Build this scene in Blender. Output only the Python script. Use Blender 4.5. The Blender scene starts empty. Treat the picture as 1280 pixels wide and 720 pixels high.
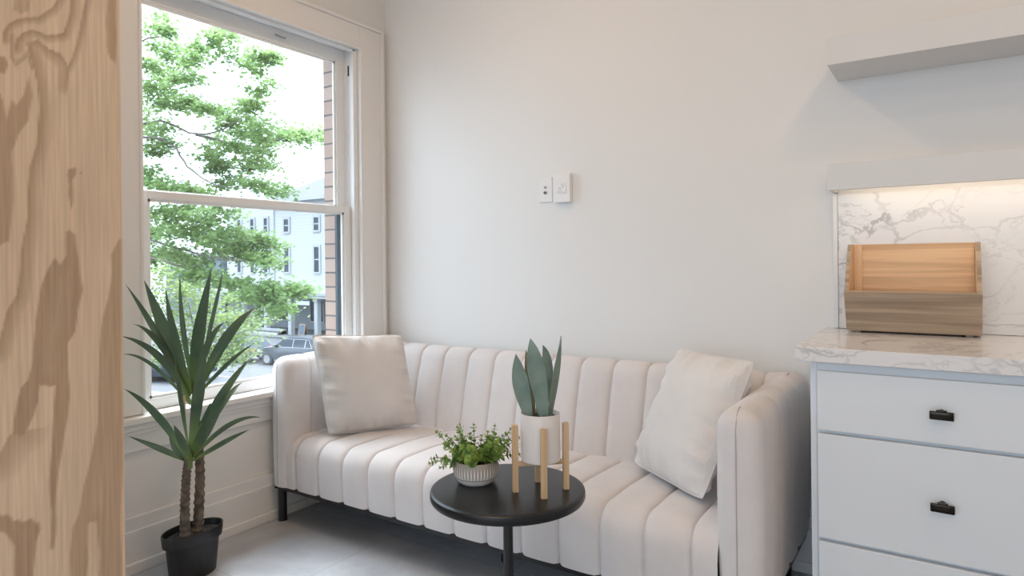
import bpy, bmesh, math, random
from mathutils import Vector, Matrix, noise
PI = math.pi
SC = bpy.context.scene
COL = SC.collection
rnd = random.Random(11)

SKY = 5.6
SUN = 10.0
SKYC = (.70, .85, 1.0)
LED = 4.5
EXPO = 0.53
YUCCA=[((0.256, -1.285, 0.717), (0.307, -1.276, 0.927), (0.378, -1.276, 1.163), 0.0655, 0), ((0.246, -1.292, 0.708), (0.224, -1.367, 0.932), (0.213, -1.434, 1.114), 0.0476, 0), ((0.251, -1.289, 0.699), (0.297, -1.366, 0.918), (0.377, -1.446, 1.088), 0.0506, 0), ((0.259, -1.284, 0.738), (0.192, -1.28, 0.943), (0.174, -1.28, 1.139), 0.0238, 0), ((0.271, -1.275, 0.723), (0.272, -1.203, 0.986), (0.262, -1.161, 1.137), 0.0179, 0), ((0.241, -1.295, 0.688), (0.219, -1.394, 0.922), (0.179, -1.481, 1.101), 0.0268, 0), ((0.241, -1.295, 0.688), (0.223, -1.379, 0.875), (0.239, -1.489, 0.963), 0.0268, 0), ((0.246, -1.292, 0.646), (0.238, -1.393, 0.834), (0.246, -1.533, 0.926), 0.0298, 0), ((0.243, -1.294, 0.64), (0.189, -1.39, 0.801), (0.168, -1.488, 0.852), 0.0179, 0), ((0.271, -1.276, 0.693), (0.335, -1.185, 0.896), (0.357, -1.074, 0.998), 0.0446, 0), ((0.256, -1.285, 0.705), (0.397, -1.3, 0.877), (0.525, -1.322, 0.967), 0.0476, 0), ((0.273, -1.274, 0.687), (0.376, -1.206, 0.802), (0.448, -1.157, 0.87), 0.0238, 0), ((0.254, -1.287, 0.485), (0.357, -1.314, 0.723), (0.415, -1.324, 0.852), 0.0446, 1), ((0.242, -1.295, 0.515), (0.307, -1.36, 0.711), (0.358, -1.41, 0.864), 0.0179, 1), ((0.229, -1.303, 0.456), (0.199, -1.383, 0.623), (0.172, -1.486, 0.731), 0.0387, 1), ((0.232, -1.302, 0.426), (0.218, -1.395, 0.509), (0.244, -1.509, 0.579), 0.0238, 1), ((0.262, -1.281, 0.515), (0.33, -1.2, 0.686), (0.352, -1.102, 0.805), 0.0387, 1), ((0.277, -1.272, 0.5), (0.281, -1.173, 0.637), (0.269, -1.085, 0.698), 0.0298, 1), ((0.246, -1.292, 0.435), (0.385, -1.296, 0.588), (0.509, -1.309, 0.704), 0.0506, 1), ((0.264, -1.28, 0.443), (0.353, -1.197, 0.565), (0.427, -1.112, 0.584), 0.0208, 1), ((0.264, -1.28, 0.426), (0.384, -1.237, 0.513), (0.504, -1.216, 0.572), 0.0238, 1), ((0.244, -1.294, 0.426), (0.34, -1.374, 0.553), (0.415, -1.444, 0.626), 0.0357, 1), ((0.236, -1.299, 0.42), (0.264, -1.352, 0.497), (0.282, -1.388, 0.563), 0.0238, 1), ((0.254, -1.287, 0.456), (0.295, -1.26, 0.589), (0.334, -1.258, 0.661), 0.0238, 1)]
TRUNKS=[[(0.25, -1.266, 0.156), (0.256, -1.262, 0.269), (0.259, -1.259, 0.404), (0.253, -1.264, 0.524), (0.244, -1.269, 0.644)], [(0.256, -1.322, 0.162), (0.259, -1.319, 0.259), (0.262, -1.317, 0.347), (0.268, -1.314, 0.42), (0.273, -1.31, 0.459)]]
SNAKE=[((1.632, -1.033, 0.724), (1.621, -1.058, 0.858), (1.604, -1.064, 0.947), 0.0444), ((1.587, -1.045, 0.721), (1.564, -1.054, 0.815), (1.553, -1.062, 0.899), 0.0421), ((1.578, -1.009, 0.72), (1.564, -1.006, 0.827), (1.555, -1.012, 0.905), 0.0234), ((1.6, -0.994, 0.72), (1.598, -0.96, 0.842), (1.586, -0.967, 0.916), 0.0304), ((1.626, -1.001, 0.722), (1.636, -0.971, 0.863), (1.649, -0.962, 0.946), 0.0257), ((1.603, -1.017, 0.722), (1.599, -1.019, 0.78), (1.6, -1.019, 0.832), 0.014)]
CUSHL=[(0.292, -0.679, 0.399), (0.498, -0.304, 0.394), (0.412, -0.324, 0.823), (0.214, -0.705, 0.848)]
CUSHR=[(1.608, -0.357, 0.41), (1.955, -0.618, 0.41), (2.085, -0.472, 0.839), (1.741, -0.211, 0.831)]
NEAR_BLOBS=[(-10.581, 4.51, 6.136), (-11.466, 4.765, 6.171), (-9.25, 3.827, 5.434), (-9.658, 5.193, 5.848), (-9.185, 5.033, 5.649), (-9.89, 4.84, 5.5), (-8.863, 4.747, 5.126), (-8.799, 4.472, 5.336), (-10.461, 4.576, 5.373), (-11.271, 4.707, 5.741), (-10.982, 5.193, 5.467), (-11.385, 4.87, 5.313), (-9.303, 4.256, 4.709), (-10.737, 5.314, 5.112), (-9.894, 4.276, 4.752), (-9.553, 3.72, 4.398), (-7.774, 4.742, 4.908), (-8.189, 5.276, 5.14), (-8.449, 5.118, 4.903), (-7.667, 4.954, 4.932), (-9.362, 5.657, 5.315), (-9.12, 5.918, 4.884), (-7.797, 4.742, 4.297), (-9.805, 5.905, 4.618), (-9.87, 5.794, 4.447), (-8.541, 5.16, 4.182), (-9.062, 4.16, 4.168), (-10.886, 4.933, 4.704), (-9.489, 3.832, 4.176), (-11.477, 4.693, 4.456), (-9.918, 4.746, 4.26), (-9.343, 4.157, 4.111), (-9.844, 5.176, 4.275), (-8.694, 4.248, 4.016), (-8.982, 5.001, 3.991), (-9.501, 5.767, 4.135), (-7.801, 4.862, 3.672), (-9.258, 5.049, 3.89), (-9.334, 5.628, 3.78), (-9.201, 5.865, 3.698), (-8.107, 4.905, 3.626), (-8.947, 5.15, 3.728), (-9.225, 6.346, 3.835), (-8.903, 5.909, 3.829), (-7.895, 5.719, 3.647), (-9.076, 6.479, 3.914), (-7.82, 6.022, 3.734), (-7.486, 5.644, 3.528), (-10.025, 4.189, 3.802), (-10.939, 4.461, 3.859), (-9.985, 4.221, 3.508), (-10.408, 4.263, 3.375), (-8.397, 5.095, 3.271), (-9.186, 5.327, 3.482), (-8.125, 5.162, 3.309), (-9.48, 5.755, 3.154), (-8.441, 5.208, 3.115), (-9.213, 5.964, 3.201), (-9.79, 5.689, 3.313), (-10.365, 5.536, 3.839), (-8.578, 4.637, 3.376), (-9.527, 4.827, 3.28), (-9.952, 5.213, 3.531), (-9.69, 4.992, 3.047), (-9.637, 5.141, 3.174), (-9.823, 5.273, 2.81), (-8.897, 5.15, 2.727), (-9.542, 5.369, 2.953), (-8.639, 5.403, 2.631), (-8.136, 4.845, 2.66), (-7.855, 5.19, 2.534), (-8.29, 5.394, 2.542), (-9.983, 3.89, 2.917), (-10.352, 4.088, 2.771), (-9.53, 3.868, 2.647), (-9.186, 3.888, 2.538), (-10.076, 4.641, 2.68), (-10.702, 5.316, 2.707), (-10.172, 5.285, 2.639), (-9.586, 3.902, 4.444), (-11.134, 5.025, 5.773), (-9.51, 4.505, 5.136), (-9.693, 3.74, 4.867), (-9.785, 3.766, 3.831), (-10.311, 4.037, 3.442), (-9.927, 4.069, 2.205), (-11.532, 4.771, 2.193), (-9.719, 4.124, 2.114), (-9.989, 4.356, 2.015), (-9.891, 4.623, 2.166), (-9.214, 4.096, 2.181), (-9.204, 4.555, 2.0), (-8.745, 4.121, 2.08), (-10.093, 5.66, 2.247), (-8.954, 4.655, 2.167), (-9.559, 4.319, 1.781), (-10.146, 4.858, 1.897), (-8.846, 4.331, 1.591), (-9.556, 4.956, 1.717), (-9.873, 4.736, 1.732), (-9.672, 5.438, 1.782), (-8.848, 4.685, 1.773), (-9.777, 5.746, 1.762), (-9.417, 5.696, 1.613), (-9.119, 5.709, 1.678), (-9.299, 6.127, 1.512), (-9.308, 5.963, 1.584), (-9.819, 5.565, 1.352), (-9.365, 5.51, 1.464), (-9.302, 5.779, 1.259), (-8.883, 5.259, 1.313), (-8.271, 5.276, 1.161), (-9.311, 5.855, 1.303), (-9.909, 5.477, 1.515), (-9.31, 3.777, 1.727), (-11.602, 4.822, 1.721), (-10.96, 4.837, 1.916), (-11.403, 4.833, 1.352), (-9.799, 4.157, 1.422), (-10.251, 4.697, 1.271), (-10.43, 4.61, 1.39), (-9.569, 4.54, 1.147), (-9.784, 4.915, 1.203), (-8.519, 4.592, 0.784), (-9.625, 5.087, 0.81), (-8.865, 4.996, 0.804), (-8.197, 4.851, 0.648), (-9.831, 5.77, 0.604), (-8.241, 5.118, 0.711), (-8.941, 5.94, 0.611), (-8.094, 5.139, 0.713), (-7.474, 5.406, 0.626), (-7.502, 5.139, 0.701), (-7.48, 5.258, 0.628), (-9.029, 6.215, 0.197), (-9.015, 6.012, 0.334), (-7.68, 4.937, 0.275), (-8.991, 5.722, 0.441), (-9.877, 5.903, 0.413), (-8.866, 4.375, 0.949), (-9.33, 4.318, 0.933), (-10.241, 4.012, 1.815), (-11.322, 4.567, 1.239), (-9.352, 4.827, 1.443), (-9.264, 5.307, 1.56)]
NEAR_BRANCHES=[[(-12.799, 3.309, 4.159), (-11.91, 3.829, 4.464), (-10.892, 4.435, 4.763), (-9.851, 5.056, 5.547), (-8.748, 5.718, 5.288)], [(-11.548, 2.82, 3.462), (-10.742, 3.443, 3.693), (-9.927, 4.073, 3.895), (-9.425, 4.494, 3.657), (-8.783, 5.008, 3.941), (-8.506, 5.278, 4.497), (-8.411, 5.428, 4.686)], [(-10.268, 4.995, 3.832), (-9.803, 5.232, 3.684), (-9.138, 5.603, 3.469), (-8.651, 5.855, 3.697), (-7.98, 6.229, 3.759)], [(-11.677, 2.735, 3.162), (-10.87, 3.358, 3.542), (-9.866, 4.113, 3.542), (-9.558, 4.405, 3.044), (-9.283, 4.675, 2.741), (-8.859, 5.043, 2.619), (-8.273, 5.52, 2.588)], [(-12.952, 3.207, 2.351), (-11.791, 3.908, 2.414), (-10.778, 4.51, 2.184), (-9.882, 5.035, 1.942), (-9.317, 5.339, 1.706), (-8.662, 5.703, 1.487)], [(-11.564, 2.81, 1.648), (-10.506, 3.601, 1.789), (-9.757, 4.186, 1.507), (-9.125, 4.693, 1.285), (-8.318, 5.317, 1.166)], [(-12.825, 3.292, 1.197), (-11.255, 4.265, 1.342), (-10.245, 4.865, 1.036), (-9.379, 5.37, 0.751), (-8.721, 5.736, 0.599), (-8.201, 6.01, 0.596)], [(-11.538, 2.827, 4.672), (-10.73, 3.452, 5.137), (-9.913, 4.082, 5.531), (-8.935, 4.82, 5.558)]]
NEAR_TRUNK=[(-12.256, 3.07, -5.188), (-12.254, 3.071, -1.989), (-12.286, 3.05, 0.511), (-12.297, 3.042, 2.211), (-12.201, 3.106, 4.209), (-12.054, 3.205, 6.006)]
FAR_BLOBS=[(-20.937, 10.128, 0.654), (-20.328, 9.458, 0.344), (-19.679, 9.66, 0.069), (-19.827, 10.172, 0.181), (-20.16, 9.362, -0.34), (-22.345, 10.97, -0.821), (-20.644, 10.631, -0.584), (-20.954, 11.432, -0.501), (-18.443, 10.365, -0.214), (-20.244, 10.859, -0.062), (-20.559, 12.161, -0.844), (-20.185, 11.436, -0.923), (-19.047, 11.506, -1.026), (-18.904, 11.734, -0.835), (-17.688, 11.226, -1.079), (-17.652, 11.448, -1.518), (-18.083, 11.176, -1.514), (-19.023, 11.327, -1.441), (-19.414, 11.107, -1.441), (-19.259, 12.993, -1.01), (-20.39, 9.615, -1.063), (-20.344, 10.013, -1.381), (-19.938, 10.368, -1.167), (-19.256, 10.404, -1.501), (-20.8, 9.828, -1.672), (-20.057, 10.136, -1.802), (-19.201, 11.596, -1.916), (-17.629, 11.021, -1.884), (-20.795, 12.13, -2.175), (-19.731, 10.835, -2.006), (-21.721, 11.561, -0.997), (-22.257, 10.302, -2.264), (-19.529, 12.069, -2.352), (-21.239, 10.202, -2.324), (-20.985, 12.078, -2.614), (-19.369, 10.172, -2.179), (-21.306, 10.867, 0.421), (-21.154, 9.607, -0.017), (-21.319, 10.879, 0.869), (-21.854, 10.721, 1.022), (-20.523, 9.567, 0.897), (-18.554, 11.014, -2.229), (-18.621, 10.334, 0.333), (-18.734, 11.0, -0.12), (-19.116, 10.197, 0.47)]
FAR_TRUNK=[(-20.204, 10.993, -5.236), (-20.241, 10.968, -3.936), (-20.352, 10.894, -2.635), (-20.465, 10.819, -1.634)]
FAR_BRANCHES=[[(-20.276, 10.945, -2.349), (-19.491, 11.468, -1.628), (-18.513, 12.119, -1.201)], [(-20.322, 10.914, -2.056), (-20.948, 10.497, -1.171), (-21.427, 10.178, -0.287)], [(-20.369, 10.883, -1.763), (-20.457, 10.824, -0.738), (-20.811, 10.589, 0.583)], [(-20.346, 10.899, -1.91), (-19.85, 11.229, -0.892), (-19.6, 11.395, -0.163)]]
PLY_POLYS=[(0.85, [(-2.1206, 1.5172), (-2.114, 1.499), (-2.1101, 1.4704), (-2.1016, 1.5096), (-2.0933, 1.4997), (-2.0791, 1.5257), (-2.0702, 1.566), (-2.0648, 1.5253), (-2.071, 1.4739), (-2.0911, 1.4374), (-2.1011, 1.4031), (-2.1002, 1.354), (-2.0992, 1.3048), (-2.1038, 1.2553), (-2.1068, 1.2225), (-2.1286, 1.206), (-2.1259, 1.5161)]), (1.0, [(-1.9986, 1.3782), (-1.9828, 1.3835), (-1.9829, 1.3694), (-1.991, 1.3545), (-1.9896, 1.3301), (-1.9899, 1.3056), (-1.9947, 1.2895), (-1.9991, 1.3206), (-1.9973, 1.3469), (-2.0018, 1.3639)]), (1.0, [(-1.9749, 1.3755), (-1.9717, 1.3759), (-1.9717, 1.3705), (-1.9749, 1.3702)]), (0.95, [(-2.0265, 1.1864), (-2.0144, 1.1726), (-2.005, 1.1898), (-2.0045, 1.242), (-1.9951, 1.2493), (-1.9841, 1.2391), (-1.9813, 1.1987), (-1.9754, 1.1545), (-1.9709, 1.1154), (-1.9809, 1.0753), (-1.9877, 1.0231), (-2.0053, 0.9952), (-2.0041, 0.9551), (-1.9998, 0.911), (-1.9985, 0.8846), (-2.0052, 0.8336), (-2.0117, 0.8004), (-2.0199, 0.742), (-2.0249, 0.6918), (-2.0284, 0.6414), (-2.0304, 0.5906), (-2.0352, 0.5582), (-2.0441, 0.5616), (-2.0374, 0.6443), (-2.0383, 0.7127), (-2.0347, 0.78), (-2.0259, 0.9152), (-2.0557, 0.92), (-2.0589, 0.8869), (-2.0679, 0.855), (-2.0853, 0.8172), (-2.1062, 0.8219), (-2.1031, 0.854), (-2.0987, 0.8859), (-2.0901, 0.9174), (-2.0772, 0.9318), (-2.0698, 0.9641), (-2.068, 1.0057), (-2.0601, 1.0805), (-2.0538, 1.1223), (-2.0417, 1.1558)]), (0.8, [(-1.8958, 1.2268), (-1.9135, 1.1898), (-1.9122, 1.144), (-1.9178, 1.0985), (-1.932, 1.0449), (-1.9392, 0.9913), (-1.9401, 0.9013), (-1.9443, 0.812), (-1.9616, 0.7266), (-1.975, 0.6771), (-1.9852, 0.6185), (-1.998, 0.5966), (-2.0016, 0.5456), (-1.9991, 0.4853), (-1.9705, 0.4736), (-1.9652, 0.5142), (-1.9664, 0.559), (-1.9644, 0.5992), (-1.948, 0.5937), (-1.9468, 0.543), (-1.9439, 0.5059), (-1.9476, 0.4642), (-1.8965, 0.4433), (-1.8887, 1.227)]), (0.95, [(-2.1332, 0.6722), (-2.1144, 0.6676), (-2.1049, 0.6531), (-2.0868, 0.6471), (-2.0726, 0.6424), (-2.0612, 0.6268), (-2.0584, 0.6124), (-2.0644, 0.5943), (-2.0662, 0.5531), (-2.0709, 0.5148), (-2.1046, 0.5286), (-2.1026, 0.5999), (-2.1147, 0.6287), (-2.1335, 0.6401)]), (0.8, [(-1.9129, 1.7832), (-1.8955, 1.7889), (-1.897, 1.6332), (-1.9108, 1.6445), (-1.9192, 1.6643), (-1.9204, 1.7187)]), (0.9, [(-2.1253, 1.5938), (-2.1118, 1.5939), (-2.1065, 1.5789), (-2.1121, 1.5613), (-2.1256, 1.5582)]), (0.6, [(-2.0942, 1.717), (-2.0659, 1.7262), (-2.069, 1.7017), (-2.0833, 1.6907), (-2.0972, 1.693)])]
PLY_LINES=[(1.0, -0.0144, [(-2.0106, 1.751), (-2.0262, 1.7185), (-2.0516, 1.6936), (-2.0848, 1.6786), (-2.103, 1.665), (-2.1113, 1.6495), (-2.1128, 1.6328)]), (1.0, -0.0168, [(-1.9872, 1.7587), (-1.9891, 1.7248), (-1.9956, 1.7001), (-2.0036, 1.6733), (-2.016, 1.6629), (-2.0416, 1.6626), (-2.0636, 1.6615), (-2.0808, 1.6499), (-2.0922, 1.6319), (-2.0951, 1.6146)]), (0.9, -0.012, [(-1.955, 1.7693), (-1.9618, 1.7332), (-1.9687, 1.6956), (-1.9787, 1.6521), (-1.9885, 1.6197), (-1.9965, 1.602)]), (0.9, 0.0216, [(-2.0711, 1.6209), (-2.0667, 1.6338), (-2.0536, 1.6441), (-2.0374, 1.6382), (-2.0224, 1.6302), (-2.0103, 1.6195), (-2.0012, 1.6044), (-1.9966, 1.5985), (-1.9985, 1.5562)]), (0.95, -0.0264, [(-2.0711, 1.6209), (-2.0641, 1.6009), (-2.0586, 1.5737), (-2.053, 1.5412), (-2.0504, 1.5028), (-2.0523, 1.4602), (-2.0555, 1.426), (-2.066, 1.3826), (-2.0708, 1.3319), (-2.0712, 1.2817), (-2.0802, 1.2314), (-2.0863, 1.1898), (-2.0894, 1.1485), (-2.0968, 1.1043), (-2.1108, 1.079), (-2.1221, 1.0279), (-2.1291, 0.9964)]), (0.8, -0.0096, [(-2.1018, 1.6407), (-2.1022, 1.5996), (-2.094, 1.5803), (-2.0784, 1.5973), (-2.0712, 1.6075), (-2.0671, 1.5834)]), (0.8, -0.0528, [(-2.0881, 0.8261), (-2.1103, 0.8229), (-2.1241, 0.7937), (-2.1309, 0.7793)])]


# ------------------------------------------------------------------ helpers
def link(o, parent=None):
    COL.objects.link(o)
    if parent is not None:
        o.parent = parent
    return o

def obj(name, bm, mat, parent=None, smooth=None):
    """link a bmesh as ONE mesh object; verts are in the parent's frame"""
    bmesh.ops.recalc_face_normals(bm, faces=bm.faces) if smooth != 'keep' else None
    me = bpy.data.meshes.new(name)
    bm.to_mesh(me); bm.free()
    if smooth is not None:
        for p in me.polygons: p.use_smooth = True
        if isinstance(smooth, (int, float)):
            me.set_sharp_from_angle(angle=math.radians(smooth))
    o = bpy.data.objects.new(name, me)
    if mat is not None: me.materials.append(mat)
    return link(o, parent)

def thing(name, label, cat, loc=(0, 0, 0), rz=0, group=None):
    o = bpy.data.objects.new(name, None)
    o.empty_display_size = .05
    o.location = loc; o.rotation_euler = (0, 0, rz)
    return tag(link(o), label, cat, group)

def tag(o, label, cat, group=None):
    o['label'] = label; o['category'] = cat
    if group: o['group'] = group
    return o

def struct(name, bm, mat, smooth=None, parent=None):
    o = obj(name, bm, mat, parent, smooth)
    if parent is None: o['kind'] = 'structure'
    return o

def copy_tree(o, parent=None):
    c = o.copy(); COL.objects.link(c); c.parent = parent
    for ch in list(o.children): copy_tree(ch, c)
    return c

def BM(): return bmesh.new()

def box(bm, lo, hi, bevel=0.0, seg=2, rot=None, piv=None):
    lo, hi = Vector(lo), Vector(hi)
    r = bmesh.ops.create_cube(bm, size=1.0)
    vs = r['verts']; c = (lo + hi) / 2; s = hi - lo
    for v in vs: v.co = Vector((v.co.x * s.x, v.co.y * s.y, v.co.z * s.z)) + c
    if bevel > 0:
        es = list({e for v in vs for e in v.link_edges})
        r2 = bmesh.ops.bevel(bm, geom=es, offset=bevel, segments=seg, profile=.5, affect='EDGES')
        vs = list({v for f in r2['faces'] for v in f.verts} | {v for v in vs if v.is_valid})
    if rot is not None:
        p = Vector(piv) if piv else c
        for v in vs: v.co = rot @ (v.co - p) + p
    return vs

def lathe(bm, prof, n=48, c=(0, 0, 0), close_bottom=True, close_top=False):
    """prof: list of (radius, z)"""
    rings = []
    for r, z in prof:
        if r < 1e-6:
            rings.append([bm.verts.new((c[0], c[1], c[2] + z))])
        else:
            rings.append([bm.verts.new((c[0] + r * math.cos(2 * PI * i / n), c[1] + r * math.sin(2 * PI * i / n), c[2] + z)) for i in range(n)])
    for a, b in zip(rings, rings[1:]):
        for i in range(n):
            j = (i + 1) % n
            if len(a) == 1 and len(b) == 1: break
            if len(a) == 1: bm.faces.new((a[0], b[j], b[i]))
            elif len(b) == 1: bm.faces.new((a[i], a[j], b[0]))
            else: bm.faces.new((a[i], a[j], b[j], b[i]))
    if close_bottom and len(rings[0]) > 1: bm.faces.new(list(reversed(rings[0])))
    if close_top and len(rings[-1]) > 1: bm.faces.new(rings[-1])

def tube(bm, pts, rad, n=10, cap=True):
    pts = [Vector(p) for p in pts]
    rads = rad if isinstance(rad, (list, tuple)) else [rad] * len(pts)
    rings = []; side = None
    for i, p in enumerate(pts):
        t = (pts[min(i + 1, len(pts) - 1)] - pts[max(i - 1, 0)]).normalized()
        if side is None:
            side = t.orthogonal().normalized()
        side = (side - t * side.dot(t)).normalized()
        up = t.cross(side)
        rings.append([bm.verts.new(p + (side * math.cos(2 * PI * k / n) + up * math.sin(2 * PI * k / n)) * rads[i]) for k in range(n)])
    for a, b in zip(rings, rings[1:]):
        for k in range(n):
            bm.faces.new((a[k], a[(k + 1) % n], b[(k + 1) % n], b[k]))
    if cap:
        bm.faces.new(list(reversed(rings[0]))); bm.faces.new(rings[-1])

def catmull(pts, n=8):
    P = [Vector(p) for p in pts]
    P = [P[0] * 2 - P[1]] + P + [P[-1] * 2 - P[-2]]
    out = []
    for i in range(1, len(P) - 2):
        a, b, c, d = P[i - 1:i + 3]
        for k in range(n):
            t = k / n
            out.append(.5 * ((2 * b) + (c - a) * t + (2 * a - 5 * b + 4 * c - d) * t * t + (3 * b - a - 3 * c + d) * t ** 3))
    out.append(P[-2]); return out

# ------------------------------------------------------------------ materials
def nmat(name):
    m = bpy.data.materials.new(name); m.use_nodes = True
    nt = m.node_tree; b = nt.nodes['Principled BSDF']
    return m, nt, b

def N(nt, t, **kw):
    n = nt.nodes.new(t)
    for k, v in kw.items():
        if k.startswith('i_'):
            key = k[2:]
            n.inputs[int(key) if key.isdigit() else key.replace('_', ' ')].default_value = v
        else: setattr(n, k, v)
    return n

def ramp(nt, stops, interp='LINEAR'):
    r = nt.nodes.new('ShaderNodeValToRGB'); r.color_ramp.interpolation = interp
    e = r.color_ramp.elements
    while len(e) > 1: e.remove(e[-1])
    e[0].position, e[0].color = stops[0][0], (*stops[0][1], 1)
    for p, c in stops[1:]:
        x = e.new(p); x.color = (*c, 1)
    return r

def plain(name, col, rough=.5, metal=0, spec=.5, var=0.0, vscale=6, bump=0, bscale=200, sheen=0):
    m, nt, b = nmat(name)
    b.inputs['Base Color'].default_value = (*col, 1)
    b.inputs['Roughness'].default_value = rough
    b.inputs['Metallic'].default_value = metal
    b.inputs['Specular IOR Level'].default_value = spec
    if sheen:
        b.inputs['Sheen Weight'].default_value = sheen
        b.inputs['Sheen Roughness'].default_value = .4
    tc = N(nt, 'ShaderNodeTexCoord')
    if var > 0:
        nz = N(nt, 'ShaderNodeTexNoise', i_Scale=vscale, i_Detail=5.0)
        nt.links.new(tc.outputs['Object'], nz.inputs['Vector'])
        r = ramp(nt, [(.3, [c * (1 - var) for c in col]), (.7, [min(1, c * (1 + var)) for c in col])])
        nt.links.new(nz.outputs['Fac'], r.inputs['Fac']); nt.links.new(r.outputs['Color'], b.inputs['Base Color'])
    if bump > 0:
        nb = N(nt, 'ShaderNodeTexNoise', i_Scale=bscale, i_Detail=3.0)
        nt.links.new(tc.outputs['Object'], nb.inputs['Vector'])
        bp = N(nt, 'ShaderNodeBump', i_Strength=bump, i_Distance=.002)
        nt.links.new(nb.outputs['Fac'], bp.inputs['Height']); nt.links.new(bp.outputs['Normal'], b.inputs['Normal'])
    return m

def emit(name, col, s):
    m, nt, b = nmat(name)
    b.inputs['Base Color'].default_value = (*col, 1)
    b.inputs['Emission Color'].default_value = (*col, 1)
    b.inputs['Emission Strength'].default_value = s
    return m

M = {}
M['wall'] = plain('wall_paint', (.80, .792, .778), .55, bump=.06, bscale=60)
M['wallL'] = plain('warm_white_paint', (.78, .765, .74), .5, bump=.05, bscale=60)
M['ceil'] = plain('ceiling_paint', (.8, .78, .74), .8, bump=.05)
M['trim'] = plain('trim_gloss_paint', (.80, .785, .765), .32, bump=.02, bscale=40)
M['sash'] = plain('sash_paint', (.82, .83, .83), .35)
M['cab'] = plain('cabinet_paint', (.73, .765, .80), .38, bump=.015, bscale=80)
M['shelf'] = plain('shelf_paint', (.72, .725, .725), .5)
M['black'] = plain('black_powder_coat', (.012, .012, .014), .38)
M['tabletop'] = plain('black_table_lacquer', (.009, .010, .012), .33, 0, .4, bump=.03, bscale=300)
M['bronze'] = plain('black_bronze', (.03, .024, .02), .16, metal=1)
M['plastic'] = plain('white_plastic', (.85, .85, .85), .3)
M['hole'] = plain('dark_slot', (.03, .03, .03), .6)
M['steel'] = plain('grey_steel', (.35, .35, .36), .35, metal=1)
M['pot_black'] = plain('black_nursery_pot', (.014, .014, .016), .42)
M['soil'] = plain('dark_soil', (.02, .017, .014), .95, var=.5, vscale=60, bump=1, bscale=90)
M['ceramic'] = plain('white_ceramic', (.78, .74, .71), .4)
M['bark'] = plain('plant_bark', (.13, .105, .082), .9, var=.5, vscale=35, bump=.9, bscale=120)
M['tagcard'] = plain('tan_card', (.62, .50, .28), .6)
M['fabric'] = None

def fabric(name, col):
    m, nt, b = nmat(name)
    tc = N(nt, 'ShaderNodeTexCoord')
    nz = N(nt, 'ShaderNodeTexNoise', i_Scale=7.0, i_Detail=6.0, i_Roughness=.6)
    nt.links.new(tc.outputs['Object'], nz.inputs['Vector'])
    r = ramp(nt, [(.3, [c * .95 for c in col]), (.7, [min(1, c * 1.04) for c in col])])
    nt.links.new(nz.outputs['Fac'], r.inputs['Fac']); nt.links.new(r.outputs['Color'], b.inputs['Base Color'])
    b.inputs['Roughness'].default_value = .85
    b.inputs['Specular IOR Level'].default_value = .2
    b.inputs['Sheen Weight'].default_value = .25
    b.inputs['Sheen Roughness'].default_value = .45
    nb = N(nt, 'ShaderNodeTexNoise', i_Scale=500.0, i_Detail=2.0)
    nt.links.new(tc.outputs['Object'], nb.inputs['Vector'])
    bp = N(nt, 'ShaderNodeBump', i_Strength=.12, i_Distance=.001)
    nt.links.new(nb.outputs['Fac'], bp.inputs['Height']); nt.links.new(bp.outputs['Normal'], b.inputs['Normal'])
    return m
M['fabric'] = fabric('sofa_velvet', (.69, .65, .64))
M['piping'] = fabric('piping_shade_velvet', (.40, .375, .36))  # sofa velvet darkened: the seam groove's shade is put into the colour
M['cushion'] = fabric('cushion_cotton', (.70, .665, .64))

def floor_mat():
    m, nt, b = nmat('grey_concrete_floor')
    tc = N(nt, 'ShaderNodeTexCoord')
    n1 = N(nt, 'ShaderNodeTexNoise', i_Scale=2.2, i_Detail=8.0, i_Roughness=.65, i_Distortion=.6)
    nt.links.new(tc.outputs['Object'], n1.inputs['Vector'])
    r = ramp(nt, [(.25, (.31, .325, .352)), (.5, (.45, .467, .50)), (.75, (.63, .648, .68))])
    nt.links.new(n1.outputs['Fac'], r.inputs['Fac'])
    br = N(nt, 'ShaderNodeTexBrick', i_Scale=1.0, i_Mortar_Size=.0015, i_Brick_Width=1.22, i_Row_Height=.6)
    br.inputs['Color1'].default_value = (1, 1, 1, 1); br.inputs['Color2'].default_value = (.9, .9, .9, 1)
    br.inputs['Mortar'].default_value = (.62, .62, .62, 1)
    nt.links.new(tc.outputs['Object'], br.inputs['Vector'])
    mx = N(nt, 'ShaderNodeMix', data_type='RGBA', blend_type='MULTIPLY'); mx.inputs[0].default_value = 1
    nt.links.new(r.outputs['Color'], mx.inputs[6]); nt.links.new(br.outputs['Color'], mx.inputs[7])
    nt.links.new(mx.outputs[2], b.inputs['Base Color'])
    n2 = N(nt, 'ShaderNodeTexNoise', i_Scale=9.0, i_Detail=6.0)
    nt.links.new(tc.outputs['Object'], n2.inputs['Vector'])
    r2 = ramp(nt, [(.3, (.28, .28, .28)), (.7, (.42, .42, .42))])
    nt.links.new(n2.outputs['Fac'], r2.inputs['Fac']); nt.links.new(r2.outputs['Color'], b.inputs['Roughness'])
    return m
M['floor'] = floor_mat()

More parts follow.
